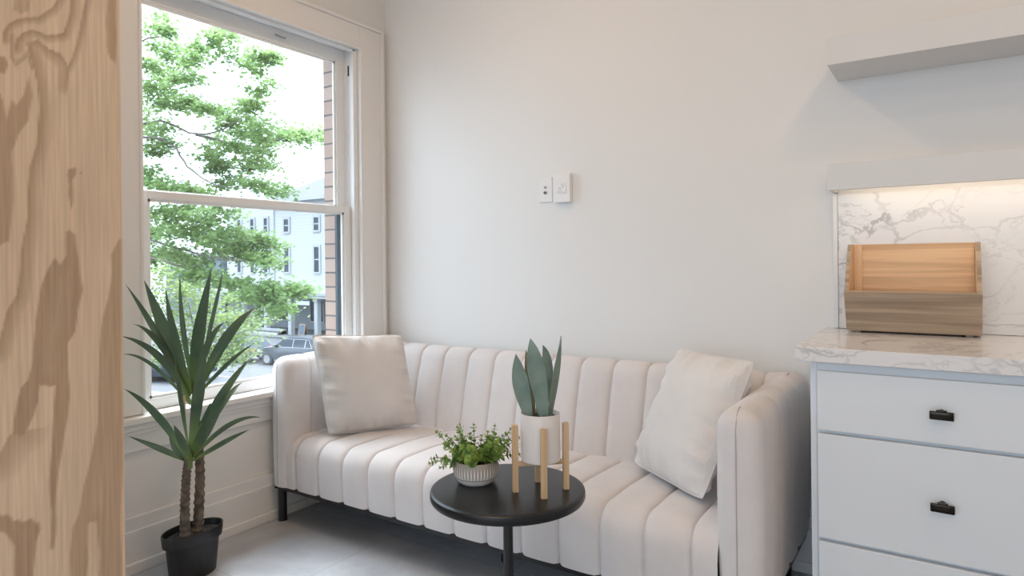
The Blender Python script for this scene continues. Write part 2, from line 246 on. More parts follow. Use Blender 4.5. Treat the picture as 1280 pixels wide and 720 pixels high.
def marble(name, base, vein, scale=2.2, rough=.22, thick=.028):
    m, nt, b = nmat(name)
    tc = N(nt, 'ShaderNodeTexCoord')
    mp = N(nt, 'ShaderNodeMapping'); mp.inputs['Rotation'].default_value = (.3, .5, .7); mp.inputs['Scale'].default_value = (1, 1, 1.5)
    nt.links.new(tc.outputs['Object'], mp.inputs['Vector'])
    cols = None
    for sc, th, seed, amt in ((scale, thick, 0.0, 1.0), (scale * 2.1, thick * .55, 7.3, .6)):
        ad = N(nt, 'ShaderNodeVectorMath', operation='ADD'); ad.inputs[1].default_value = (seed, seed * 1.7, seed * .6)
        nt.links.new(mp.outputs['Vector'], ad.inputs[0])
        nz = N(nt, 'ShaderNodeTexNoise', i_Scale=sc, i_Detail=7.0, i_Roughness=.58, i_Distortion=.5)
        nt.links.new(ad.outputs[0], nz.inputs['Vector'])
        s = N(nt, 'ShaderNodeMath', operation='SUBTRACT'); s.inputs[1].default_value = .5
        nt.links.new(nz.outputs['Fac'], s.inputs[0])
        a = N(nt, 'ShaderNodeMath', operation='ABSOLUTE'); nt.links.new(s.outputs[0], a.inputs[0])
        mr = N(nt, 'ShaderNodeMapRange'); mr.inputs['From Min'].default_value = 0; mr.inputs['From Max'].default_value = th
        mr.inputs['To Min'].default_value = amt; mr.inputs['To Max'].default_value = 0; mr.interpolation_type = 'SMOOTHSTEP'
        nt.links.new(a.outputs[0], mr.inputs['Value'])
        # veins fade in and out
        nf = N(nt, 'ShaderNodeTexNoise', i_Scale=sc * .9, i_Detail=2.0)
        nt.links.new(tc.outputs['Object'], nf.inputs['Vector'])
        mf = N(nt, 'ShaderNodeMapRange'); mf.inputs['From Min'].default_value = .42; mf.inputs['From Max'].default_value = .62
        nt.links.new(nf.outputs['Fac'], mf.inputs['Value'])
        mu = N(nt, 'ShaderNodeMath', operation='MULTIPLY')
        nt.links.new(mr.outputs['Result'], mu.inputs[0]); nt.links.new(mf.outputs['Result'], mu.inputs[1])
        if cols is None: cols = mu.outputs[0]
        else:
            mm = N(nt, 'ShaderNodeMath', operation='MAXIMUM')
            nt.links.new(cols, mm.inputs[0]); nt.links.new(mu.outputs[0], mm.inputs[1]); cols = mm.outputs[0]
    nd = N(nt, 'ShaderNodeTexNoise', i_Scale=3.2, i_Detail=5.0)
    nt.links.new(mp.outputs['Vector'], nd.inputs['Vector'])
    mv = N(nt, 'ShaderNodeVectorMath', operation='MULTIPLY_ADD'); mv.inputs[1].default_value = (.42, .42, .42)
    nt.links.new(nd.outputs['Color'], mv.inputs[0]); nt.links.new(mp.outputs['Vector'], mv.inputs[2])
    vo = N(nt, 'ShaderNodeTexVoronoi', feature='DISTANCE_TO_EDGE', i_Scale=scale * 1.9); nt.links.new(mv.outputs[0], vo.inputs['Vector'])
    mw_ = N(nt, 'ShaderNodeMapRange'); mw_.inputs['From Min'].default_value = 0; mw_.inputs['From Max'].default_value = .042
    mw_.inputs['To Min'].default_value = .6; mw_.inputs['To Max'].default_value = 0; mw_.interpolation_type = 'SMOOTHSTEP'
    nt.links.new(vo.outputs['Distance'], mw_.inputs['Value'])
    nf = N(nt, 'ShaderNodeTexNoise', i_Scale=scale * 1.6, i_Detail=3.0); nt.links.new(mp.outputs['Vector'], nf.inputs['Vector'])
    mf = N(nt, 'ShaderNodeMapRange'); mf.inputs['From Min'].default_value = .40; mf.inputs['From Max'].default_value = .62; nt.links.new(nf.outputs['Fac'], mf.inputs['Value'])
    mu = N(nt, 'ShaderNodeMath', operation='MULTIPLY'); nt.links.new(mw_.outputs['Result'], mu.inputs[0]); nt.links.new(mf.outputs['Result'], mu.inputs[1])
    mm = N(nt, 'ShaderNodeMath', operation='MAXIMUM'); nt.links.new(cols, mm.inputs[0]); nt.links.new(mu.outputs[0], mm.inputs[1]); cols = mm.outputs[0]
    mx = N(nt, 'ShaderNodeMix', data_type='RGBA')
    mx.inputs[6].default_value = (*base, 1); mx.inputs[7].default_value = (*vein, 1)
    nt.links.new(cols, mx.inputs[0]); nt.links.new(mx.outputs[2], b.inputs['Base Color'])
    b.inputs['Roughness'].default_value = rough
    return m
M['marble'] = marble('marble_splash', (.80, .775, .75), (.46, .425, .40), thick=.02)
M['counter'] = marble('marble_worktop', (.78, .765, .76), (.36, .36, .39), scale=3.0, rough=.2, thick=.035)

def wood(name, c1, c2, axis='x', scale=1.0, rough=.5, seed=0.0):
    """straight grain running along one axis"""
    m, nt, b = nmat(name)
    tc = N(nt, 'ShaderNodeTexCoord')
    mp = N(nt, 'ShaderNodeMapping')
    s = [34 * scale, 34 * scale, 34 * scale]; s['xyz'.index(axis)] = 1.3 * scale
    mp.inputs['Scale'].default_value = s; mp.inputs['Location'].default_value = (seed, seed * 2, seed * 3)
    nt.links.new(tc.outputs['Object'], mp.inputs['Vector'])
    n1 = N(nt, 'ShaderNodeTexNoise', i_Scale=1.0, i_Detail=5.0, i_Roughness=.55, i_Distortion=.35)
    nt.links.new(mp.outputs['Vector'], n1.inputs['Vector'])
    r = ramp(nt, [(.30, c2), (.48, [(a + d) / 2 for a, d in zip(c1, c2)]), (.62, c1)])
    nt.links.new(n1.outputs['Fac'], r.inputs['Fac']); nt.links.new(r.outputs['Color'], b.inputs['Base Color'])
    b.inputs['Roughness'].default_value = rough
    return m
M['binwood'] = wood('weathered_wood', (.50, .385, .28), (.29, .215, .15), 'x', 1.25)
M['binin'] = wood('honey_wood', (.86, .58, .33), (.58, .34, .17), 'x', 1.2, seed=3)
M['binside'] = wood('honey_wood_side', (.86, .58, .33), (.72, .46, .25), 'z', seed=5)
M['stand'] = wood('beech_wood', (.66, .46, .27), (.52, .34, .18), 'z')

def plywood():
    m, nt, b = nmat('rotary_cut_plywood')
    tc = N(nt, 'ShaderNodeTexCoord')
    at = N(nt, 'ShaderNodeAttribute', attribute_name='figure')
    mp2 = N(nt, 'ShaderNodeMapping'); mp2.inputs['Scale'].default_value = (1, 150, 5)
    nt.links.new(tc.outputs['Object'], mp2.inputs['Vector'])
    n2 = N(nt, 'ShaderNodeTexNoise', i_Scale=1.0, i_Detail=4.0)
    nt.links.new(mp2.outputs['Vector'], n2.inputs['Vector'])
    mp3 = N(nt, 'ShaderNodeMapping'); mp3.inputs['Scale'].default_value = (1, 7, 1.6)
    nt.links.new(tc.outputs['Object'], mp3.inputs['Vector'])
    n3 = N(nt, 'ShaderNodeTexNoise', i_Scale=1.3, i_Detail=3.0)
    nt.links.new(mp3.outputs['Vector'], n3.inputs['Vector'])
    r0 = ramp(nt, [(.3, (.70, .52, .36)), (.7, (.80, .61, .43))]); nt.links.new(n3.outputs['Fac'], r0.inputs['Fac'])
    mx = N(nt, 'ShaderNodeMix', data_type='RGBA'); mx.inputs[7].default_value = (.47, .315, .20, 1)
    nt.links.new(at.outputs['Fac'], mx.inputs[0]); nt.links.new(r0.outputs['Color'], mx.inputs[6])
    r2 = ramp(nt, [(.3, (.86, .86, .86)), (.7, (1.08, 1.08, 1.08))])
    nt.links.new(n2.outputs['Fac'], r2.inputs['Fac'])
    m2 = N(nt, 'ShaderNodeMix', data_type='RGBA', blend_type='MULTIPLY'); m2.inputs[0].default_value = 1
    nt.links.new(mx.outputs[2], m2.inputs[6]); nt.links.new(r2.outputs['Color'], m2.inputs[7])
    nt.links.new(m2.outputs[2], b.inputs['Base Color'])
    b.inputs['Roughness'].default_value = .55
    return m
M['ply'] = plywood()

def leafmat(name, c1, c2, rough=.4, trans=.25, vscale=8, spec=.4):
    m, nt, b = nmat(name)
    tc = N(nt, 'ShaderNodeTexCoord')
    nz = N(nt, 'ShaderNodeTexNoise', i_Scale=vscale, i_Detail=2.0)
    nt.links.new(tc.outputs['Object'], nz.inputs['Vector'])
    r = ramp(nt, [(.35, c1), (.65, c2)])
    nt.links.new(nz.outputs['Fac'], r.inputs['Fac']); nt.links.new(r.outputs['Color'], b.inputs['Base Color'])
    b.inputs['Roughness'].default_value = rough; b.inputs['Specular IOR Level'].default_value = spec
    if trans > 0:
        tr = N(nt, 'ShaderNodeBsdfTranslucent'); nt.links.new(r.outputs['Color'], tr.inputs['Color'])
        mx = N(nt, 'ShaderNodeMixShader'); mx.inputs[0].default_value = trans
        out = nt.nodes['Material Output']
        nt.links.new(b.outputs[0], mx.inputs[1]); nt.links.new(tr.outputs[0], mx.inputs[2]); nt.links.new(mx.outputs[0], out.inputs['Surface'])
    return m
M['yucca'] = leafmat('yucca_leaf', (.065, .115, .07), (.12, .185, .105), .34, .1, 7, .6)
nt_ = M['yucca'].node_tree
at_ = N(nt_, 'ShaderNodeAttribute', attribute_name='along'); pb_ = nt_.nodes['Principled BSDF']
rp_ = ramp(nt_, [(.05, (1, 1, 1)), (.30, (0, 0, 0))]); nt_.links.new(at_.outputs['Fac'], rp_.inputs['Fac'])
mx_ = N(nt_, 'ShaderNodeMix', data_type='RGBA'); mx_.inputs[7].default_value = (.24, .34, .10, 1)
src_ = pb_.inputs['Base Color'].links[0].from_socket
nt_.links.new(rp_.outputs['Color'], mx_.inputs[0]); nt_.links.new(src_, mx_.inputs[6]); nt_.links.new(mx_.outputs[2], pb_.inputs['Base Color'])
M['yucca_base'] = leafmat('yucca_leaf_base', (.13, .20, .06), (.19, .27, .09), .4, .1)
M['snake'] = leafmat('snake_plant_leaf', (.16, .235, .20), (.25, .33, .28), .42, .04, 14)
M['snake_edge'] = leafmat('snake_leaf_brown', (.27, .24, .15), (.33, .30, .20), .45, .04, 14)
M['euca'] = leafmat('small_round_leaf', (.13, .26, .05), (.36, .50, .12), .45, .25, 26)
M['stem'] = plain('green_stem', (.16, .2, .07), .6)
M['maple'] = leafmat('maple_leaf', (.16, .25, .085), (.25, .355, .14), .6, .5, .9, .25)
M['limetree'] = leafmat('street_tree_leaf', (.15, .215, .065), (.22, .28, .11), .6, .45, .8, .2)
M['treebark'] = plain('tree_bark', (.16, .135, .12), .9, var=.4, vscale=5)

def glass():
    m, nt, b = nmat('window_glass')
    nt.nodes.remove(b)
    t = N(nt, 'ShaderNodeBsdfTransparent'); t.inputs[0].default_value = (.97, .98, .98, 1)
    g = N(nt, 'ShaderNodeBsdfGlossy'); g.inputs['Roughness'].default_value = .0
    lw = N(nt, 'ShaderNodeLayerWeight'); lw.inputs['Blend'].default_value = .5
    pw = N(nt, 'ShaderNodeMath', operation='POWER'); pw.inputs[1].default_value = 5; nt.links.new(lw.outputs['Facing'], pw.inputs[0])
    f = N(nt, 'ShaderNodeMath', operation='MULTIPLY_ADD'); f.inputs[1].default_value = .95; f.inputs[2].default_value = .035; nt.links.new(pw.outputs[0], f.inputs[0])
    mx = N(nt, 'ShaderNodeMixShader')
    nt.links.new(f.outputs[0], mx.inputs[0]); nt.links.new(t.outputs[0], mx.inputs[1]); nt.links.new(g.outputs[0], mx.inputs[2])
    nt.links.new(mx.outputs[0], nt.nodes['Material Output'].inputs['Surface'])
    return m
M['glass'] = glass()

def brick():
    m, nt, b = nmat('pale_red_brick')
    tc = N(nt, 'ShaderNodeTexCoord')
    sp = N(nt, 'ShaderNodeSeparateXYZ'); nt.links.new(tc.outputs['Object'], sp.inputs[0])
    ad = N(nt, 'ShaderNodeMath', operation='ADD'); nt.links.new(sp.outputs[0], ad.inputs[0]); nt.links.new(sp.outputs[1], ad.inputs[1])
    cb = N(nt, 'ShaderNodeCombineXYZ'); mfar = N(nt, 'ShaderNodeMath', operation='MULTIPLY'); mfar.inputs[1].default_value = .5; nt.links.new(ad.outputs[0], mfar.inputs[0]); nt.links.new(mfar.outputs[0], cb.inputs[0]); nt.links.new(sp.outputs[2], cb.inputs[1])
    br = N(nt, 'ShaderNodeTexBrick', i_Scale=1.0, i_Mortar_Size=.005, i_Brick_Width=.42, i_Row_Height=.0795, i_Bias=0.0)
    br.offset = 0
    br.inputs['Color1'].default_value = (.36, .255, .205, 1); br.inputs['Color2'].default_value = (.42, .31, .255, 1)
    br.inputs['Mortar'].default_value = (.12, .11, .105, 1)
    nt.links.new(cb.outputs[0], br.inputs['Vector']); nt.links.new(br.outputs['Color'], b.inputs['Base Color'])
    b.inputs['Roughness'].default_value = .9
    return m
M['brick'] = brick()

def siding():
    m, nt, b = nmat('white_clapboard')
    tc = N(nt, 'ShaderNodeTexCoord')
    sp = N(nt, 'ShaderNodeSeparateXYZ'); nt.links.new(tc.outputs['Object'], sp.inputs[0])
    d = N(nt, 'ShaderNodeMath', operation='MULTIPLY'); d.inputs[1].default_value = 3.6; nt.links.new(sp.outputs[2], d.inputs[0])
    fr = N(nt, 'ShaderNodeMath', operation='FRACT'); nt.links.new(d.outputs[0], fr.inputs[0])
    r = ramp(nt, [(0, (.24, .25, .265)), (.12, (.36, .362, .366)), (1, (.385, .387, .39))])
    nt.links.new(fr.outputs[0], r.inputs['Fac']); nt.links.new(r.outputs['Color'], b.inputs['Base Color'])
    b.inputs['Roughness'].default_value = .7
    return m
M['siding'] = siding()
M['bwhite'] = plain('building_white_trim', (.31, .315, .32), .6)
M['roofgrey'] = plain('grey_roof', (.036, .040, .045), .8, var=.12, vscale=.6)
M['porchblue'] = plain('blue_grey_boards', (.21, .23, .25), .7)
M['bluegrey'] = plain('slate_blue_wall', (.13, .15, .175), .8)
M['dkglass'] = plain('dark_window_glass', (.028, .036, .048), .3, 0, .3)
M['asphalt'] = plain('asphalt', (.056, .058, .062), .9, var=.1, vscale=.5)
M['paving'] = plain('pale_paving', (.10, .10, .102), .9, var=.08, vscale=1)
M['roadpaint'] = plain('road_paint', (.15, .15, .15), .8)
M['car'] = plain('slate_car_paint', (.03, .04, .052), .22, spec=.6)
M['cardark'] = plain('dark_blue_car_paint', (.018, .026, .04), .25, spec=.6)
M['tyre'] = plain('tyre_rubber', (.016, .017, .02), .8)
M['alloy'] = plain('alloy', (.35, .36, .37), .35, metal=.6)
M['chrome'] = plain('chrome_trim', (.35, .36, .38), .3, metal=1)
M['taillight'] = plain('red_lens', (.55, .03, .05), .3)
M['headlight'] = plain('clear_lens', (.7, .72, .75), .2)
M['dkframe'] = plain('dark_screen_frame', (.045, .065, .08), .5)
M['signwhite'] = plain('sign_white', (.4, .41, .42), .5)
M['signink'] = plain('sign_ink', (.35, .45, .5), .6)
M['frameoak'] = plain('oak_frame', (.2, .14, .09), .6)
M['chalk'] = plain('blue_board', (.05, .075, .11), .5)

# ------------------------------------------------------------------ room shell
X1, Y0, ZC = 4.16, -6.4, 2.95
bm = BM(); box(bm, (-.35, Y0 - .1, -.12), (X1 + .1, .12, 0)); struct('floor', bm, M['floor'])
bm = BM(); box(bm, (-.13, Y0 - .1, ZC), (X1 + .1, .12, ZC + .1)); struct('ceiling', bm, M['ceil'])
bm = BM(); box(bm, (-.13, 0, 0), (X1 + .1, .12, ZC)); struct('wall_back', bm, M['wall'])
bm = BM(); box(bm, (X1, Y0, 0), (X1 + .1, 0, ZC)); struct('wall_right', bm, M['wall'])
OY0, OY1, OZ0, OZ1 = -1.335, -.205, .575, 2.305
def holed(bm, x0, x1, ya, yb, za, zb, y0, y1, z0, z1):
    box(bm, (x0, ya, za), (x1, y0, zb)); box(bm, (x0, y1, za), (x1, yb, zb))
    box(bm, (x0, y0, za), (x1, y1, z0)); box(bm, (x0, y0, z1), (x1, y1, zb))
bm = BM(); holed(bm, -.13, 0, Y0, 0, 0, ZC, OY0, OY1, OZ0, OZ1); struct('wall_left', bm, M['wallL'])
bm = BM(); holed(bm, -.30, -.135, Y0, .6, -5, 4.2, -1.42, -.18, .45, 2.42); struct('wall_exterior', bm, M['brick'])
# wall behind the viewer with an unseen opening, sized to let in cool fill daylight
bm = BM()
box(bm, (0, Y0 - .1, 0), (.3, Y0, ZC)); box(bm, (3.9, Y0 - .1, 0), (X1, Y0, ZC))
box(bm, (.3, Y0 - .1, 0), (3.9, Y0, .6)); box(bm, (.3, Y0 - .1, 2.6), (3.9, Y0, ZC)); struct('wall_front', bm, M['wall'])

# window_1: frame (jambs, head, stops), two sashes with their panes
fr = BM()
box(fr, (-.14, OY1 - .018, OZ0 + .001), (-.0005, OY1 - .0005, OZ1 - .001)); box(fr, (-.14, OY0 + .0005, OZ0 + .001), (-.0005, OY0 + .008, OZ1 - .001))
box(fr, (-.139, OY0 + .001, OZ1 - .008), (-.001, OY1 - .001, OZ1 - .0005)); box(fr, (-.139, OY0 + .001, OZ0 + .0005), (-.001, OY1 - .001, OZ0 + .016))
box(fr, (-.026, OY1 - .030, .594), (-.002, OY1 - .016, 2.298), .002)            # inner stop
box(fr, (-.026, OY0 + .006, 2.282), (-.002, OY1 - .016, 2.298), .002)
box(fr, (-.074, OY1 - .026, 1.46), (-.068, OY1 - .016, 2.298))
w1 = struct('window_1', fr, M['sash'])
def sash(name, x0, x1, y0, y1, z0, z1, sl, sr, rb, rt, gx):
    b = BM()
    box(b, (x0, y0, z0), (x1, y0 + sl, z1), .003); box(b, (x0, y1 - sr, z0), (x1, y1, z1), .003)
    box(b, (x0 + .001, y0 + sl - .002, z0), (x1 - .001, y1 - sr + .002, z0 + rb), .003)
    box(b, (x0 + .001, y0 + sl - .002, z1 - rt), (x1 - .001, y1 - sr + .002, z1), .003)
    bd = .011                                                        # glazing bead
    a0, a1, c0, c1 = y0 + sl, y1 - sr, z0 + rb, z1 - rt
    box(b, (gx, a0, c0), (x1 - .008, a0 + bd, c1)); box(b, (gx, a1 - bd, c0), (x1 - .008, a1, c1))
    box(b, (gx, a0, c0), (x1 - .008, a1, c0 + bd)); box(b, (gx, a0, c1 - bd), (x1 - .008, a1, c1))
    s = struct(name, b, M['sash'], parent=w1)
    g = BM(); box(g, (gx - .002, a0 - .004, c0 - .004), (gx + .002, a1 + .004, c1 + .004))
    struct('pane', g, M['glass'], parent=s)
    return s
sash('upper_sash', -.108, -.075, OY0 + .008, OY1 - .018, 1.425, 2.297, .022, .062, .036, .068, -.092)
lower = sash('lower_sash', -.064, -.03, OY0 + .008, OY1 - .020, .592, 1.463, .036, .052, .045, .033, -.048)
b = BM(); box(b, (-.045, -.86, 1.463), (-.032, -.79, 1.470), .002); box(b, (-.04, -.85, 1.468), (-.034, -.80, 1.478), .002)
b.free()
# sash lock latch slots on the right jamb
b = BM(); box(b, (-.055, OY1 - .0195, 2.16), (-.045, OY1 - .0175, 2.215)); struct('latch_slot', b, M['hole'], parent=w1)
b = BM(); tube(b, catmull([(-.07, -.665, 2.262), (-.062, -.65, 2.258), (-.062, -.62, 2.256), (-.07, -.605, 2.262)], 5), .004, 8)
struct('sash_lift', b, M['steel'], 45, parent=w1)
# insect screen frame outside the lower sash
b = BM(); box(b, (-.134, OY1 - .048, .6), (-.118, OY1 - .016, 1.447)); box(b, (-.134, OY0 + .01, .6), (-.118, OY0 + .035, 1.447))
box(b, (-.134, OY0 + .01, 1.447), (-.118, OY1 - .016, 1.47))
struct('screen_frame', b, M['dkframe'], parent=w1)

# casings
b = BM()
box(b, (0, OY1, .594), (.018, -.036, 2.436), .002); box(b, (0, -.054, .5945), (.03, -.0355, 2.4365), .004); box(b, (.0005, OY1 - .0015, .5945), (.024, OY1 + .014, 2.31), .004)
struct('trim_1', b, M['trim'])
b = BM()
box(b, (0, OY0 - .155, .594), (.018, OY0, 2.436), .002); box(b, (0, OY0 - .1555, .5945), (.03, OY0 - .137, 2.4365), .004); box(b, (.0005, OY0 - .012, .5945), (.024, OY0 + .0015, 2.31), .004)
struct('trim_2', b, M['trim'])
b = BM()
box(b, (0, OY0, OZ1 - .009), (.0182, OY1, 2.436), .002); box(b, (0, OY0 - .156, 2.418), (.0303, -.035, 2.437), .004); box(b, (.0005, OY0 - .01, OZ1 - .0105), (.0243, OY1 + .012, OZ1 + .006), .004)
struct('trim_3', b, M['trim'])
b = BM()                                                            # stool, bed mould and apron
box(b, (-.03, -1.56, .566), (.058, -.002, .592), .006, 3); box(b, (0, -1.54, .538), (.036, -.006, .566), .006); box(b, (0, -1.53, .52), (.024, -.01, .538), .003)
box(b, (0, -1.52, .455), (.014, -.012, .522), .002)
struct('trim_4', b, M['trim'])
def base_run(name, f):
    b = BM()
    f(b, .016, 0, .209); f(b, .024, 0, .16); f(b, .036, 0, .04)
    struct(name, b, M['trim'])
base_run('baseboard_left', lambda b, t, z0, z1: box(b, (0, Y0, z0), (t, 0, z1), .003))
base_run('baseboard_back', lambda b, t, z0, z1: box(b, (.037, -t, z0), (2.25, 0, z1), .003))

# ------------------------------------------------------------------ plywood panel at the left
t = thing('plywood_panel', 'tall plywood sheet with swirling brown grain standing in front of the window wall', 'panel', (1.0, -1.889, 0))
b = BM(); box(b, (-.10, -1.9, 0.0), (-.001, 0.0, 2.72), .001); obj('core', b, M['ply'], t)

def veneer(t):
    """thin veneer sheet; its growth-ring figure is stored per vertex"""
    import numpy as np
    oy = -1.889
    ys = list(np.arange(-.60, .0005, .004)); ys = list(np.arange(-1.9, -.61, .03)) + ys; ys[-1] = 0.001
    zs = list(np.arange(0, .15, .03)) + list(np.arange(.15, 2.12, .004)) + list(np.arange(2.14, 2.721, .03)); zs[-1] = 2.72
    ny, nz = len(ys), len(zs)
    Y, Z = np.meshgrid(np.array(ys), np.array(zs), indexing='ij')
    # gentle raggedness along the grain
    wob = np.array([[noise.noise((y * 34, z * 7, 1.5)) * .0035 + noise.noise((y * 130, z * 22, 4.5)) * .0016 for z in zs] for y in ys])
    YY_, ZZ_ = Y + oy + wob, Z + wob * 2.2
    F = np.zeros_like(Y)
    def segd(P, closed):
        best = np.full(Y.shape, 9.0); sg = np.zeros(Y.shape)
        Q = P + [P[0]] if closed else P
        for (ay, az), (by, bz) in zip(Q, Q[1:]):
            dy, dz = by - ay, bz - az; L2 = dy * dy + dz * dz + 1e-12
            tt = np.clip(((YY_ - ay) * dy + (ZZ_ - az) * dz) / L2, 0, 1)
            d = np.hypot(YY_ - ay - tt * dy, ZZ_ - az - tt * dz)
            cr = dy * (ZZ_ - az) - dz * (YY_ - ay)
            u = d < best; best = np.where(u, d, best); sg = np.where(u, np.sign(cr), sg)
        return best, sg
    for k, P in PLY_POLYS:
        d, _ = segd(P, True); ins = np.zeros(Y.shape, bool)
        for (ay, az), (by, bz) in zip(P, P[1:] + P[:1]):
            c = ((az > ZZ_) != (bz > ZZ_)) & (YY_ < (by - ay) * (ZZ_ - az) / (bz - az + 1e-12) + ay); ins ^= c
        s = np.where(ins, d, -d)
        edge = np.clip(s / .0035 + .5, 0, 1); inner = 1 - .38 * np.clip((d - .012) / .05, 0, 1)
        F = np.maximum(F, k * edge * np.where(ins, inner, 1))
    for k, w, P in PLY_LINES:
        d, sg = segd(P, False)
        on_ = (sg * (1 if w > 0 else -1)) < 0
        F = np.maximum(F, k * np.where(on_, np.clip(1 - d / abs(w), 0, 1) ** .8, np.clip(1 - d / .003, 0, 1)))
    # the rest of the sheet, beyond what is described above
    far = np.clip((-2.36 - (Y + oy)) / .05, 0, 1) + np.clip((Z - 2.0) / .06, 0, 1) + np.clip((.22 - Z) / .05, 0, 1)
    G = np.array([[noise.noise((y * 3.2, z * .55, 9.1)) for z in zs] for y in ys]) * 4.2
    G = G - np.floor(G); G = np.clip((G - .45) / .5, 0, 1)
    F = np.where(far > 0, np.maximum(F * (1 - np.minimum(far, 1)), G * np.minimum(far, 1)), F)
    n = ny * nz
    co = np.zeros((n * 2, 3)); co[:n, 0] = .006; co[n:, 0] = -.001
    co[:n, 1] = co[n:, 1] = Y.ravel(); co[:n, 2] = co[n:, 2] = Z.ravel()
    faces = []
    for i in range(ny - 1):
        for j in range(nz - 1):
            a = i * nz + j; faces.append((a, a + nz, a + nz + 1, a + 1))
    for i in range(ny - 1):
        for j in (0, nz - 1):
            a, b_ = i * nz + j, (i + 1) * nz + j; faces.append((a, b_, b_ + n, a + n))
    for j in range(nz - 1):
        for i in (0, ny - 1):
            a, b_ = i * nz + j, i * nz + j + 1; faces.append((a, b_, b_ + n, a + n))
    me = bpy.data.meshes.new('face_veneer'); me.from_pydata(co.tolist(), [], faces)
    at = me.attributes.new('figure', 'FLOAT', 'POINT'); at.data.foreach_set('value', np.concatenate([F.ravel(), F.ravel()]).astype('f'))
    me.materials.append(M['ply']); link(bpy.data.objects.new('face_veneer', me), t)
veneer(t)

# ------------------------------------------------------------------ sofa
def sweep(prof, seams, a0, a1, axis, disp, sgn=1, cap0=None, cap1=None, sub=None):
    """profile (p,q) swept along axis between a0 and a1, puffed between seams"""
    us = []
    ed = [a0] + [s for s in seams if a0 < s < a1] + [a1]
    ts = [0, .011, .026, .05, .1, .17, .27, .4, .5, .6, .73, .83, .9, .95, .974, .989]
    for k in range(len(ed) - 1):
        for tt in ts:
            h = .55 * (1 - abs(2 * tt - 1) ** 16) + .45 * (1 - abs(2 * tt - 1) ** 4)
            if k == 0 and tt < .5: h = 1 if cap0 is None else h
            if k == len(ed) - 2 and tt > .5: h = 1
            us.append((ed[k] + (ed[k + 1] - ed[k]) * tt, h))
    us.append((a1, 1))
    n = len(prof); nor = []
    for i in range(n):
        p, q = prof[max(i - 1, 0)], prof[min(i + 1, n - 1)]
        d = Vector((q[0] - p[0], q[1] - p[1])).normalized()
        nor.append(Vector((d.y, -d.x)) * sgn)
    return us, nor

def put(axis, u, p, q):
    return (u, p, q) if axis == 'x' else (p, u, q)

def swept(bm, prof, seams, a0, a1, axis, disp, sgn, roundcap=0.0, center=None, both=False):
    us, nor = sweep(prof, seams, a0, a1, axis, disp, sgn)
    rings = []
    def ring(u, h, inset):
        out = []
        for (p, q), nv in zip(prof, nor):
            d = disp * h - inset
            out.append(bm.verts.new(put(axis, u, p + nv.x * d, q + nv.y * d)))
        return out
    if roundcap > 0:
        for k in range(7):
            a = PI / 2 * (1 - k / 7)
            rings.append(ring(a0 - roundcap * math.sin(a), 1, roundcap * (1 - math.cos(a))))
    for u, h in us: rings.append(ring(u, h, 0))
    for r0, r1 in zip(rings, rings[1:]):
        for i in range(len(prof) - 1):
            bm.faces.new((r0[i], r0[i + 1], r1[i + 1], r1[i]))
    return rings

def arcpts(cx, cy, r, a0, a1, n):
    return [(cx + r * math.cos(math.radians(a0 + (a1 - a0) * k / n)), cy + r * math.sin(math.radians(a0 + (a1 - a0) * k / n))) for k in range(n + 1)]

def lerp_pts(pts, step=.03):
    out = []
    for a, b in zip(pts, pts[1:]):
        d = math.dist(a, b); k = max(1, int(d / step))
        out += [(a[0] + (b[0] - a[0]) * i / k, a[1] + (b[1] - a[1]) * i / k) for i in range(k)]
    return out + [pts[-1]]

sofa = thing('sofa', 'long pale cream sofa with vertical channel tufting and thin black legs under the wall outlets', 'sofa', (1.095, -.42, 0))
SX, SY = 1.095, -.42
def L(bm):                                                          # world-built bmesh -> the sofa's frame
    bmesh.ops.translate(bm, verts=bm.verts, vec=(-SX, -SY, 0)); return bm
# seat
prof = lerp_pts([(-.762, .166), (-.766, .20), (-.768, .30)] + arcpts(-.700, .310, .066, 180, 90, 8) + [(-.55, .378), (-.30, .368), (-.20, .362)])
bm = BM(); swept(bm, prof, [1.079 + .148 * k for k in range(-6, 7)], .112, 2.048, 'x', .016, -1)
obj('seat', L(bm), M['fabric'], sofa, 'keep')
# back
prof = lerp_pts([(-.268, .33), (-.245, .45), (-.212, .60), (-.190, .67)] + arcpts(-.128, .680, .058, 165, 15, 10) + [(-.062, .6), (-.055, .17)])
bm = BM(); swept(bm, prof, [1.079 + .074 + .148 * k for k in range(-7, 7)], .085, 2.115, 'x', .015, -1)
obj('backrest', L(bm), M['fabric'], sofa, 'keep')
